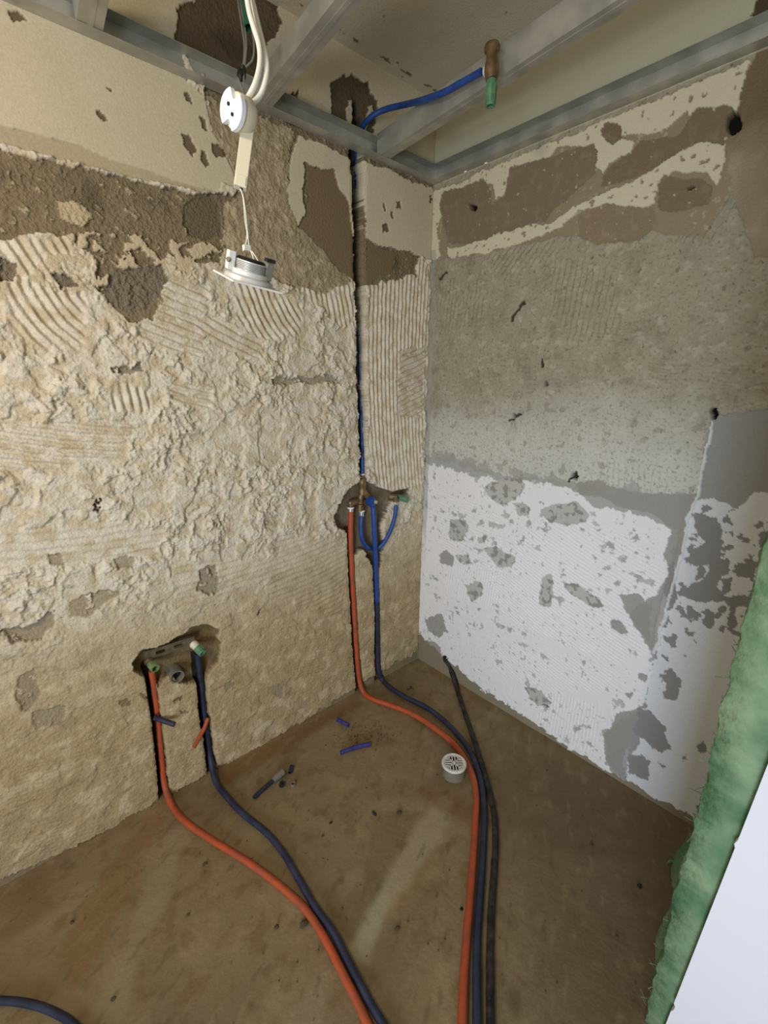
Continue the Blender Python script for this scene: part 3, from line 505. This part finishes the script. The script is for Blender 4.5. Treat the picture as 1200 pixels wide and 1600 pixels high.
b = MB(); b.sweep([LW(589, 940, .0), LW(590, 1000, .0), LW(591, 1042, .003), FL(597, 1062, .016), FL(612, 1076, R2+.002), FL(635, 1090, R2), FL(672, 1109, R2), FL(706, 1138, R2), FL(734, 1174, R2), FL(750, 1215, R2), FL(756, 1260, R2), FL(755, 1320, R2), FL(750, 1400, R2), FL(745, 1480, R2), FL(745, 1600, R2), FL(747, 1740, R2)], R2*.97, 14)
b.build('dusty_section', M['navy'], t)['label'] = 'dusty dark blue floor section'
hose('black_sleeve_pipe', [RW(695, 1027, -.012), RW(699, 1036, .010), RW(706, 1050, .014), FL(713, 1074, .016), FL(722, 1102, .012), FL(736, 1142, .012), FL(752, 1192, .012), FL(768, 1250, .012), FL(774, 1300, .012), FL(772, 1360, .012), FL(768, 1420, .012), FL(766, 1480, .012), FL(766, 1600, .012), FL(770, 1740, .012)],
     lambda q: .0105+.0025*math.sin(q*40)*(q < .25)+.003*math.exp(-((q-.15)/.02)**2), M['black'], 'torn black pipe sleeve coming out of the right wall corner onto the floor', 'pipe', 0, None, 12, .08)
hose('black_cable', [FL(-120, 1562, .008), FL(-40, 1562, .008), FL(0, 1563, .008), FL(45, 1568, .008), FL(85, 1582, .008), FL(120, 1606, .008), FL(180, 1680, .008)], .0085, M['navy'], 'dark cable crossing the bottom left corner of the floor', 'cable')
hose('blue_pipe', [LW(566, 740, -.012), LW(566, 700, -.022), LW(563, 600, -.035), LW(561, 500, -.042), LW(560, 400, -.045), LW(558, 300, -.045), LW(556, 250, -.045), LW(557, 226, -.04), LW(561, 212, -.015), LW(568, 196, .02), LW(582, 181, .06), DP(602, 171, 1.53), DP(630, 164, 1.49), DP(655, 158, 1.41), DP(690, 146, 1.325), DP(720, 130, 1.27), DP(752, 112, 1.215)], lambda q: .0088, M['blue'],
     'bright blue pipe rising in the wall chase and bending out to the brass elbow', 'pipe')
# ------------------------------------------------------------------ brass elbow at the joist
E0 = DP(769, 70, 1.155); E1 = DP(768, 125, 1.17); E2 = DP(766, 166, 1.185); dE = (E1-E0); lE = dE.length
t = empty('brass_elbow', E1); tag(t, 'brown brass elbow with green plug hanging on the ceiling joist', 'pipe fitting')
b = MB(); b.lathe(E0, dE, [(0, .010), (0, .018), (.006, .0205), (.013, .0195), (.017, .0145), (lE*.45, .015), (lE*.6, .0185), (lE*.8, .0185), (lE, .0145)]); b.build('elbow_body', M['brass'], t)
c = E0+dE*.72; d = (DP(752, 112, 1.215)-c).normalized()
b = MB(); b.lathe(c, d, [(0, .013), (.018, .013)]); b.build('side_socket', M['brass'], t)
b = MB(); b.lathe(c+d*.018, d, [(0, .0155), (.005, .0155)]); b.build('clamp_ring', M['white'], t)
b = MB(); b.lathe(c+d*.023, d, [(0, .0105), (.010, .0105)]); b.build('crimp_sleeve', M['silver'], t)
b = MB(); b.sweep([E1, E1.lerp(E2, .5), E2], .0125, 16, .66)
for k in range(8):
    a = k*math.pi/4; b.box(E1.lerp(E2, .55)+Vector((math.cos(a), math.sin(a), 0))*.0125, (.003, .003, .04))
b.build('plug', M['green'], t)['label'] = 'green slotted test plug'

# ------------------------------------------------------------------ shower valve in its cavity
C0 = LW(566, 765, -.008)
t = empty('shower_valve', C0); tag(t, 'brass shower valve manifold sunk in the wall under the blue riser', 'valve')
wy = Vector((0, -1, 0)); down = Vector((0, 0, -1))
p = LW(566, 742, -.012)
b = MB(); b.lathe(p, down, [(0, .012), (.012, .012), (.016, .018), (.03, .020), (.045, .019), (.052, .015), (.070, .018), (.085, .018)]); b.build('top_union', M['brass'], t)
b = MB(); b.lathe(p+Vector((0, 0, .006)), down, [(0, .0125), (.006, .0125)]); b.build('clamp_ring', M['white'], t)
a0 = LW(566, 763, -.010); a1 = LW(563, 788, -.006); a2 = LW(581, 782, .0); a3 = LW(548, 786, -.006)
b = MB(); b.sweep([a0, LW(564, 775, -.014), a1], .013); b.sweep([a0, LW(571, 772, -.004), a2], .014); b.sweep([a2, LW(572, 785, -.012), LW(560, 783, -.014), a3], .014); b.build('manifold_pipe', M['brass'], t)
b = MB(); b.blob(a3+Vector((0, 0, 0)), (.013, .013, .013), 1, .08); b.lathe(a3, down, [(0, .0115), (.014, .0115), (.014, .014), (.024, .014)]); b.build('left_outlet', M['brass'], t)
b = MB(); b.lathe(LW(548, 792, -.004), down, [(0, .015), (.006, .015)]); b.build('clamp_ring', M['white'], t)
b = MB(); b.lathe(LW(548, 794, -.003), down, [(0, .0115), (.018, .0115)]); b.build('crimp_sleeve', M['silver'], t)
b = MB(); b.lathe(a1, down, [(0, .0115), (.01, .0115), (.01, .014), (.03, .014)]); b.build('middle_outlet', M['brass'], t)
b = MB(); b.lathe(LW(565, 797, -.004), down, [(0, .014), (.006, .014)]); b.build('clamp_ring', M['white'], t)
b = MB(); b.lathe(LW(565, 799, -.003), down, [(0, .011), (.022, .011)]); b.build('crimp_sleeve', M['silver'], t)
kp = LW(577, 783, .006); kd = Vector((.35, -1, 0))
b = MB(); b.lathe(kp, kd, [(-.01, .016), (0, .021), (.012, .023), (.022, .023), (.026, .019), (.03, .012)]);
for k in range(10):
    ang = k*math.pi/5; b.box(kp+kd.normalized()*.012+Vector((math.cos(ang)*.94, math.cos(ang)*.33, math.sin(ang)))*.022, (.004, .02, .004))
vc = b.build('valve_cap', M['blue'], t); vc['label'] = 'blue valve cap'
b = MB(); b.lathe(kp+kd.normalized()*.029, kd, [(0, .009), (.009, .008)]); b.build('spindle', M['silver'], vc)
# loop hose and plugged outlet
hose('blue_pipe', [LW(565, 805, -.002), LW(564, 825, .0), LW(566, 843, .002), LW(573, 854, .002), LW(584, 858, -.012), LW(595, 853, .004), LW(604, 841, .014), LW(612, 824, .020), LW(617, 806, .020), LW(619, 790, .018)], .0098, M['blue'], 'short blue pipe looping from the shower valve to the plugged side outlet')
q = LW(618, 779, .014)
t = empty('brass_elbow', q); tag(t, 'brass wall elbow with green plug near the room corner', 'pipe fitting')
b = MB(); b.lathe(q+Vector((0, 0, -.016)), (0, 0, 1), [(0, .0115), (.022, .0145)]); b.sweep([q+Vector((-.008, .024, .004)), q+Vector((.010, -.006, .008))], .015); b.build('elbow_body', M['brass'], t)
b = MB(); b.sweep([q+Vector((.010, -.010, .006)), LW(637, 781, .036)], .0135, 12, .6); b.build('plug', M['green'], t)['label'] = 'green plug'
b = MB(); b.lathe(q+Vector((0, 0, -.022)), (0, 0, 1), [(0, .0105), (.007, .0105)]); b.build('crimp_sleeve', M['silver'], t)

# ------------------------------------------------------------------ basin outlets bracket
p0 = LW(226, 1017, -.012); p1 = LW(303, 993, -.004); p2 = LW(304, 1008, -.004); p3 = LW(228, 1032, -.012)
t = empty('mounting_bracket', (p0+p1)/2); tag(t, 'slotted steel bracket holding both basin outlets in the wall recess', 'bracket')
b = MB(); nrm = (p1-p0).cross(p3-p0).normalized()
if nrm.y > 0: nrm = -nrm
ex = (p1-p0); ey = (p3-p0)
cells = [0, .2, .38, .56, .74, 1]
for i in range(5):
    x0, x1 = cells[i], cells[i+1]
    if i in (1, 3):
        for y0, y1 in ((0, .38), (.72, 1)): b.prism([p0+ex*x0+ey*y0, p0+ex*x1+ey*y0, p0+ex*x1+ey*y1, p0+ex*x0+ey*y1], nrm*.002)
    else: b.prism([p0+ex*x0, p0+ex*x1, p0+ex*x1+ey, p0+ex*x0+ey], nrm*.002)
b.build('plate', M['steel'], t, False)
b = MB(); b.prism([p0, p1, p1+Vector((0, -.012, .002)), p0+Vector((0, -.012, .002))], (0, 0, .0015)); b.build('flange', M['steel'], t, False)
def outlet(name, A, B, r, m, label, ringm):
    t = empty(name, A); tag(t, label, 'pipe fitting')
    d = (B-A); b = MB(); b.sweep([A-d*.5, A+d*.25], r*.95); b.blob(A-d*.3, (r*1.1, r*1.1, r*1.1), 2, .05); b.build('elbow_body', m, t)
    b = MB(); b.sweep([A+d*.2, B], r, 20, .72)
    for k in range(6):
        a = k*math.pi/3; u_ = d.normalized().cross(Vector((0, 0, 1))).normalized(); v_ = d.normalized().cross(u_); b.sweep([A+d*.3+(u_*math.cos(a)+v_*math.sin(a))*r, A+d*.8+(u_*math.cos(a)+v_*math.sin(a))*r], .0015, 6)
    plug = b.build('plug', ringm, t); plug['label'] = 'green threaded plug'
    b = MB(); b.lathe(A.lerp(B, .5), d, [(0, r*.7), (.002, r*.7)]); b.build('plug_core', M['dark'], plug); return t
outlet('tap_outlet', LW(235, 1036, .0), LW(243, 1045, .034), .014, M['brass'], 'left tap outlet with green plug above the orange pipe', M['oliveplug'])
outlet('tap_outlet', LW(306, 1010, .004), LW(317, 1021, .036), .014, M['cream'], 'right tap outlet with pale body above the dark blue pipe', M['green'])
dp = LW(277, 1055, .012)
t = empty('drain_stub', dp); tag(t, 'grey waste pipe stub open in the wall between the two tap outlets', 'pipe')
b = MB(); b.sweep([dp+Vector((0, .06, .0)), dp+Vector((-.002, -.004, -.004))], .0235, 28, .82); b.build('pipe', M['greypvc'], t)
b = MB(); b.lathe(dp+Vector((0, .02, 0)), (0, -1, 0), [(0, .019), (.002, .019)]); b.build('dark_bore', M['dark'], t)
hose('blue_offcut', [LW(240, 1121, .002), LW(252, 1125, .012), LW(273, 1132, .045)], .0085, M['navy'], 'short dark blue pipe offcut wedged in the chase beside the orange pipe', 'pipe offcut', .7)
hose('orange_offcut', [LW(325, 1122, .002), LW(318, 1140, .012), LW(303, 1168, .04)], .0075, M['orange'], 'short orange pipe offcut wedged in the chase beside the dark blue pipe', 'pipe offcut', .7)

# ------------------------------------------------------------------ floor drain
H0 = .055; dc = FL(709.5, 1191, H0); DR = .0475
t = empty('floor_drain', (dc.x, dc.y, 0)); tag(t, 'round white floor drain grille on a grey pipe beside the orange pipe', 'drain')
b = MB(); b.sweep([(dc.x, dc.y, -.01), (dc.x, dc.y, H0-.006)], .043, 40, .93); b.build('pipe', M['greypvc'], t)
b = MB(); b.lathe((dc.x, dc.y, H0-.02), (0, 0, 1), [(0, .039), (.001, .039)], 32); b.build('dark_bore', M['dark'], t)
b = MB(); b.lathe((dc.x, dc.y, H0-.008), (0, 0, 1), [(0, .036), (0, DR), (.005, DR), (.008, DR-.004), (.006, .038), (.006, .035), (0, .035)], 48, False); b.build('rim', M['grille'], t)
b = MB(); G = .036; z = H0-.003
ang0 = .80
Rz = Matrix.Rotation(ang0, 4, 'Z')
def gbar(x0, y0, x1, y1, wd=.0040):
    c = Vector(((x0+x1)/2, (y0+y1)/2, 0)); L_ = math.hypot(x1-x0, y1-y0); a = math.atan2(y1-y0, x1-x0)
    q = Rz @ c; b.box((dc.x+q.x, dc.y+q.y, z), (L_, wd, .004), Matrix.Rotation(a+ang0, 4, 'Z'))
for k in range(-3, 3):
    o_ = k*.0105+.00525; e = math.sqrt(G*G-o_*o_); i_ = max(abs(o_), .006)
    for sg in (1, -1):
        gbar(o_, sg*i_, o_, sg*e); gbar(sg*i_, o_, sg*e, o_)
gbar(-.026, -.026, .026, .026, .004); gbar(-.026, .026, .026, -.026, .004); b.lathe((dc.x, dc.y, z-.002), (0, 0, 1), [(0, .007), (.005, .007)], 16)
b.build('grille', M['grille'], t, False)

# ------------------------------------------------------------------ hanging lamp holder, driver and downlight
D = .56
def PXM(px, dep=D): return px*dep/FPX
hp = DP(366, 173, D); hn = (DP(350, 178, D-.03)-hp).normalized()        # face looks left and toward the viewer
hn = Vector((-AR*.62-AF*.8-AU*.30)).normalized()
t = empty('lamp_holder', hp); tag(t, 'white ceramic lamp holder disc with two pin holes hanging on white cables', 'lamp holder')
Rr = PXM(27)
su = hn.cross(Vector((0, 0, 1))).normalized(); sv = su.cross(hn).normalized()
b = MB(); b.lathe(hp-hn*.022, hn, [(0, Rr*.8), (.004, Rr*.92), (.019, Rr*.92), (.021, Rr*.88)], 40); b.build('base', M['cream'], t)
pts = []
for k in range(72):
    a = 2*math.pi*k/72; r = Rr
    for na in (math.radians(128), math.radians(308)):
        dlt = abs((a-na+math.pi) % (2*math.pi)-math.pi)
        if dlt < .46: r = Rr*(.50+.50*(dlt/.46)**3)
    pts.append(hp+(su*math.cos(a)+sv*math.sin(a))*r-hn*.001)
b = MB(); b.prism(pts, hn*.006); face = b.build('face', M['ceramic'], t, True); face['label'] = 'white notched ceramic face'
for sg in (1, -1):
    b = MB(); b.lathe(hp+(su*.30+sv*.75).normalized()*sg*Rr*.3+hn*.004, hn, [(0, .0021), (.0026, .0021)], 12); b.build('pin_hole', M['dark'], face)
# cables
h2 = DP(386, 156, D+.012); h3 = DP(391, 164, D+.01)
tag(MB().sweep([h2, DP(399, 130, D+.01), DP(406, 100, D+.01), DP(405, 72, D+.012), DP(396, 41, D+.01), DP(390, 20, D+.01), DP(385, -10, D+.01), DP(380, -50, D+.01), DP(376, -110, D+.01)], PXM(4.4)).build('white_cable', M['clear']), 'white sleeved cable on the left going up from the lamp holder', 'cable', 'cables of the lamp holder')
tag(MB().sweep([h3, DP(406, 150, D+.016), DP(415, 125, D+.016), DP(417, 100, D+.018), DP(411, 70, D+.022), DP(403, 38, D+.024), DP(397, 12, D+.024), DP(392, -10, D+.024), DP(388, -60, D+.024), DP(384, -110, D+.024)], PXM(4.4)).build('white_cable', M['clear']), 'white sleeved cable on the right bulging out beside the lamp holder', 'cable', 'cables of the lamp holder')
# driver stick
q0 = DP(390, 178, D+.02); q1 = DP(375, 294, D+.02); ax = (q1-q0).normalized(); wx_ = Vector(AR)*1.0; wx_ = (wx_-ax*wx_.dot(ax)+Vector(AF)*.35).normalized(); wz_ = ax.cross(wx_).normalized()
t = empty('lamp_driver', q0); tag(t, 'long cream plastic connector box hanging below the lamp holder', 'lamp driver')
Mx = Matrix((( wx_.x, wz_.x, ax.x, 0), (wx_.y, wz_.y, ax.y, 0), (wx_.z, wz_.z, ax.z, 0), (0, 0, 0, 1)))
L_ = (q1-q0).length
b = MB(); b.box(q0.lerp(q1, .5), (PXM(20), PXM(12), L_), Mx); case = b.build('case', M['cream'], t, False, .0008)
b = MB(); b.box(q0.lerp(q1, .92), (PXM(16), PXM(14), L_*.13), Mx); b.build('end_cap', M['cream'], case, False, .0006)
b = MB(); b.lathe(q1-ax*.0015+wx_*PXM(2), ax, [(0, .0022), (.0022, .0022)], 12); b.build('wire_hole', M['dark'], case)
# thin wires to connector
t = empty('lamp_wire', q1); tag(t, 'pair of thin white wires hanging from the cream box down to the downlight', 'wire')
b = MB(); b.sweep([q1, DP(380, 310, D+.02), DP(383, 345, D+.02), DP(386, 365, D+.02), DP(384, 384, D+.02)], .0007, 8); b.build('wire', M['clear'], t)
b = MB(); b.sweep([q1+Vector((.0008, 0, 0)), DP(381, 312, D+.02), DP(385, 345, D+.021), DP(387, 366, D+.02), DP(389, 384, D+.02)], .0007, 8); b.build('wire', M['clear'], t)
b = MB(); b.box(DP(385.5, 388, D+.02), (PXM(12), .006, PXM(9))); b.build('connector', M['white'], t, False, .0006)
b = MB(); b.sweep([DP(392, 392, D+.02), DP(395, 400, D+.02), DP(397, 409, D+.02)], .0009, 8); b.sweep([DP(394, 393, D+.02), DP(400, 402, D+.02), DP(406, 412, D+.02), DP(410, 418, D+.02)], .0008, 8); b.build('short_wire', M['clear'], t)
# downlight
lc = DP(388, 438, D+.02); up_ = Vector(AU*1.0+AR*.34-AF*.52).normalized(); dx = (Vector(AR)-up_*Vector(AR).dot(up_)).normalized(); dy = up_.cross(dx).normalized()
rot = Matrix.Rotation(math.radians(38), 4, up_); dx = rot @ dx; dy = rot @ dy
Mx = Matrix(((dx.x, dy.x, up_.x, 0), (dx.y, dy.y, up_.y, 0), (dx.z, dy.z, up_.z, 0), (0, 0, 0, 1)))
t = empty('downlight', lc); tag(t, 'small recessed downlight with square white plate dangling tilted in front of the left wall', 'downlight')
b = MB(); b.box(lc-up_*.002, (PXM(84), PXM(84), .0022), Mx); b.build('face_plate', M['white'], t, False, .0006)
b = MB(); b.lathe(lc, up_, [(-.001, PXM(38)), (.004, PXM(36)), (.006, PXM(31)), (.011, PXM(30)), (.0115, PXM(26)), (.022, PXM(26))], 36); hous = b.build('housing', M['whitealu'], t)
b = MB()
for k in range(5): b.lathe(lc+up_*(.0125+k*.0018), up_, [(0, PXM(27.2)), (.0008, PXM(27.2))], 36)
b.build('heat_fins', M['greypvc'], hous)
b = MB(); b.lathe(lc+up_*.022, up_, [(0, PXM(24)), (.003, PXM(20))], 30); b.build('top_cap', M['dark'], t)
for sg, nm in ((-1, 'spring_clip'), (1, 'spring_clip')):
    cc = lc+Vector(AR)*sg*PXM(30)+up_*.010 if sg > 0 else lc-Vector(AR)*PXM(23)-Vector(AF)*PXM(24)+up_*.0145
    b = MB(); b.box(cc, (PXM(12), .008, .021), Mx); clip = b.build(nm, M['white'] if sg < 0 else M['greypvc'], t, False, .001)
    if sg < 0:
        b = MB(); b.lathe(cc-Vector(AF)*.005-up_*.003, -Vector(AF), [(0, .0026), (.003, .0026)], 16); b.build('screw', M['steel'], clip)
    else:
        b = MB(); b.box(cc+up_*.013, (PXM(14), .009, .004), Mx); b.build('clip_cap', M['dark'], clip, False)

# grey wires, tape knot and green conduit
G0 = 1.05
tag(MB().sweep([DP(377, -50, G0), DP(382, -10, G0), DP(386, 15, G0), DP(389, 44, G0)], .011, 18, .8).build('green_conduit', M['conduit']), 'dark green corrugated conduit end behind the white lamp cables', 'conduit')
t = empty('grey_wire', DP(382, 60, G0)); tag(t, 'thin grey wires hanging into a black taped knot behind the lamp cables', 'wire')
for pts in ([(369, -40), (372, 0), (378, 40), (382, 70), (381, 95), (377, 112)], [(374, -40), (376, 0), (382, 40), (385, 70), (383, 95), (381, 118), (381, 140)], [(394, 46), (397, 70), (395, 92), (386, 103), (380, 110)]):
    b = MB(); b.sweep([DP(x, y, G0) for x, y in pts], .0022, 8); b.build('wire', M['wire'], t)
b = MB(); b.blob(DP(376, 118, G0), (.008, .008, .014), 5); b.blob(DP(381, 112, G0), (.005, .005, .014), 6); b.build('tape_knot', M['dark'], t)
b = MB(); b.sweep([DP(372, 122, G0), DP(377, 135, G0), DP(382, 150, G0)], .0025, 8); b.build('wire_tail', M['wire'], t)

# ------------------------------------------------------------------ partition: green mineral wool and white board
XB = -.66
def wool():
    nz, nx = 300, 110; zs = np.linspace(0, 1.95, nz); xs = np.linspace(XB+.016, -.012, nx); GX, GZ = np.meshgrid(xs, zs); x, z = GX.ravel(), GZ.ravel()
    y0 = -1.374+(x-XB)*.055
    bulge = .008*fbm(x, z, .16, 3, 91)+.008*fbm(x, z, .05, 3, 92)+.004*fbm(x, z, .014, 3, 93)
    foot = .06*np.exp(-((x+.17)/.12)**2-((z)/.10)**2)+.03*np.exp(-((x+.42)/.1)**2-(z/.1)**2)
    front = np.stack([x, y0+bulge+foot, z], -1); back = np.stack([x, np.full(x.shape, -1.47), z], -1)
    V = np.concatenate([front, back]); i = np.arange(nz*nx).reshape(nz, nx); n = nz*nx
    q = np.stack([i[:-1, :-1], i[1:, :-1], i[1:, 1:], i[:-1, 1:]], -1).reshape(-1, 4); Fs = [q, (q+n)[:, ::-1]]
    def strip(a): return np.stack([a[:-1], a[1:], a[1:]+n, a[:-1]+n], -1)
    for a in (i[:, 0], i[:, -1][::-1], i[0][::-1], i[-1]): Fs.append(strip(a))
    me = bpy.data.meshes.new('wool'); me.from_pydata(V.tolist(), [], np.concatenate(Fs).tolist()); me.update()
    for p in me.polygons: p.use_smooth = True
    bm = bmesh.new(); bm.from_mesh(me); bmesh.ops.recalc_face_normals(bm, faces=bm.faces); bm.to_mesh(me); bm.free()
    return me
t = empty('mineral_wool_batt', (-.33, -1.42, 0)); tag(t, 'green fluffy mineral wool batt standing behind the white board by the right wall', 'insulation')
link_mesh('batt', wool(), M['wool'], t)
b = MB(); rnd_ = random.Random(9)
for k in range(420):
    x = rnd_.uniform(XB+.02, -.03); z = rnd_.uniform(.01, 1.2) if k % 3 else rnd_.uniform(.005, .12); y = -1.374+(x-XB)*.055+.004+(.05*math.exp(-((x+.17)/.12)**2-(z/.1)**2))
    l = rnd_.uniform(.012, .035); a = Vector((rnd_.uniform(-1, 1), rnd_.uniform(.1, .8), rnd_.uniform(-1, 1))).normalized(); c2 = Vector((rnd_.uniform(-1, 1), rnd_.uniform(-.4, .4), rnd_.uniform(-1, 1)))
    P0 = Vector((x, y-.006, z)); pts = [P0, P0+a*l*.5+c2*l*.15, P0+a*l+c2*l*.5]
    for p_ in pts: p_.z = max(p_.z, .004)
    b.sweep(pts, .0006, 4, 0, 0, 3)
o = b.build('loose_fibres', M['wool'], t, False); o['kind'] = 'stuff'
for k in range(1):
    b = MB(); base = FL(1062, 1352, .012); b.sweep([base+Vector((.04, -.02, .01)), base, FL(1050, 1346, .01), FL(1042, 1349, .008)], lambda q_: .012*(1-q_)+.002, 10, 0, .3); b.build('fibre_tuft', M['wool'], t)
t = empty('white_board', (XB, -1.7, 0)); tag(t, 'white board standing upright at the lower right in front of the green wool', 'board')
def ey_(z): return -1.4075-.0530*z
prof = [(ey_(0), 0), (ey_(.12), .12), (ey_(.127)-.003, .126), (ey_(.138)-.004, .14), (ey_(.146), .147), (ey_(.62), .62), (ey_(.63)+.003, .628), (ey_(.64), .64), (ey_(2.0), 2.0), (-2.25, 2.0), (-2.25, 0)]
b = MB(); b.prism([(XB, y, z) for y, z in prof], (.0125, 0, 0)); b.build('panel', M['board'], t, False)

# ------------------------------------------------------------------ litter on the floor
def cutoff(name, pts, r, m, label, hollow=.7): return hose(name, pts, r, m, label, 'pipe offcut', hollow)
r_ = .0085
cutoff('blue_offcut', [FL(527, 1124, r_), FL(545, 1133, r_)], r_, M['violet'], 'shortest blue pipe offcut lying nearest the left wall')
cutoff('blue_offcut', [FL(532, 1176, r_), FL(548, 1170, r_), FL(565, 1165, r_), FL(579, 1162, r_)], r_*.95, M['violet'], 'slightly curved blue pipe offcut lying alone below the shower valve')
t = empty('blue_offcut', FL(420, 1225, 0)); tag(t, 'long dark blue pipe offcut with a thick fitting end near three small bits', 'pipe offcut')
b = MB(); b.sweep([FL(397, 1246, r_), FL(412, 1232, r_), FL(430, 1217, r_+.001)], r_*.9, 14, .7); b.build('pipe', M['navy'], t)
b = MB(); b.sweep([FL(427, 1220, .010), FL(432, 1214, .012), FL(442, 1206, .013)], lambda q_: .009+.005*min(1, q_*1.6), 14, .7); b.build('fitting', M['greypvc'], t)['label'] = 'thicker bluish end fitting'
cutoff('plug_cap', [FL(456, 1197, .009), FL(453, 1207, .009)], .008, M['navy'], 'small dark cap upright beside the thick end of the long offcut')
cutoff('plug_cap', [FL(440, 1226, .002), FL(441, 1224, .016)], .0105, M['dark'], 'round dark plug cap lying below the thick end of the long offcut', .5)
cutoff('pipe_ring', [FL(458, 1227, .002), FL(458, 1224, .012)], .009, M['greypvc'], 'small pale grey ring lying right of the round dark cap', .75)
def chip(name, px, py, sz, m, label, seed=0, cat='debris'):
    sz = tuple(.75*q_ for q_ in sz); p = FL(px, py, sz[2]*.5); return tag(MB().blob(p, sz, seed, .3).build(name, m), label, cat)
chip('plastic_chip', 585, 1271, (.008, .016, .004), M['navy'], 'grey green plastic chip below the curved blue offcut', 2)
chip('rubble_chip', 476, 1442, (.020, .012, .008), M['rubble'], 'dark rubble chip tucked beside the blue and orange pipes at left', 3)
chip('rubble_chip', 432, 1448, (.009, .007, .006), M['rubble'], 'small dark crumb left of the two joined pipes', 4)
chip('rubble_chip', 320, 1350, (.012, .006, .005), M['rubble'], 'flat brown crumb under the bend of the left orange pipe', 5)
chip('rubble_chip', 293, 1430, (.009, .005, .004), M['rubble'], 'brown crumb in the middle of the lower left floor', 6)
chip('rubble_chip', 177, 1560, (.007, .006, .005), M['rubble'], 'dark crumb above the dark cable at bottom left', 7)
chip('rubble_chip', 113, 1441, (.007, .006, .005), M['rubble'], 'dark crumb on the floor at far left', 8)
chip('rubble_chip', 517, 1285, (.009, .005, .004), M['dark'], 'black v shaped crumb right of the left blue pipe', 9)
chip('rubble_chip', 504, 1306, (.007, .005, .004), M['rubble'], 'dark crumb just under the black v shaped crumb', 10)
chip('rubble_chip', 624, 1270, (.013, .010, .007), M['rubble'], 'brown crumb left of the pale smear below the drain', 11)
chip('rubble_chip', 925, 1320, (.009, .006, .004), M['rubble'], 'dark crumb on the bare floor at right, left of three', 12)
chip('rubble_chip', 1000, 1384, (.010, .008, .006), M['dark'], 'dark pebble near the edge of the green wool', 13)
chip('rubble_chip', 964, 1464, (.008, .006, .004), M['rubble'], 'brown crumb lowest on the bare floor at right', 14)
chip('rubble_chip', 721, 1420, (.007, .006, .005), M['dark'], 'black crumb touching the left side of the drain side orange pipe', 15)
chip('rubble_chip', 621, 1450, (.012, .008, .006), M['rubble'], 'reddish brown crumb on the lower pale smear', 16)
tag(MB().sweep([FL(636, 1078, .004), FL(643, 1074, .006), FL(640, 1072, .012), FL(646, 1077, .004)], .0015, 6).build('wire_scrap', M['dark']), 'tiny bent wire scrap lying near the room corner', 'debris')
b = MB(); rnd_ = random.Random(21)
for k in range(150):
    if k < 100: px, py = rnd_.gauss(568, 28), rnd_.gauss(1150, 10)
    else: px, py = rnd_.uniform(380, 900), rnd_.uniform(1180, 1560)
    if py < 1500-.7*px+10 and px < 560: continue
    sz = rnd_.uniform(.0012, .0034); p = FL(px, py, sz*.5); b.blob(p, (sz, sz, sz*.7), k, .3, 1)
tag(b.build('mortar_grit', M['rubble'], None, False), 'fine brown mortar grit scattered around the offcuts on the floor', 'grit', None, 'stuff')
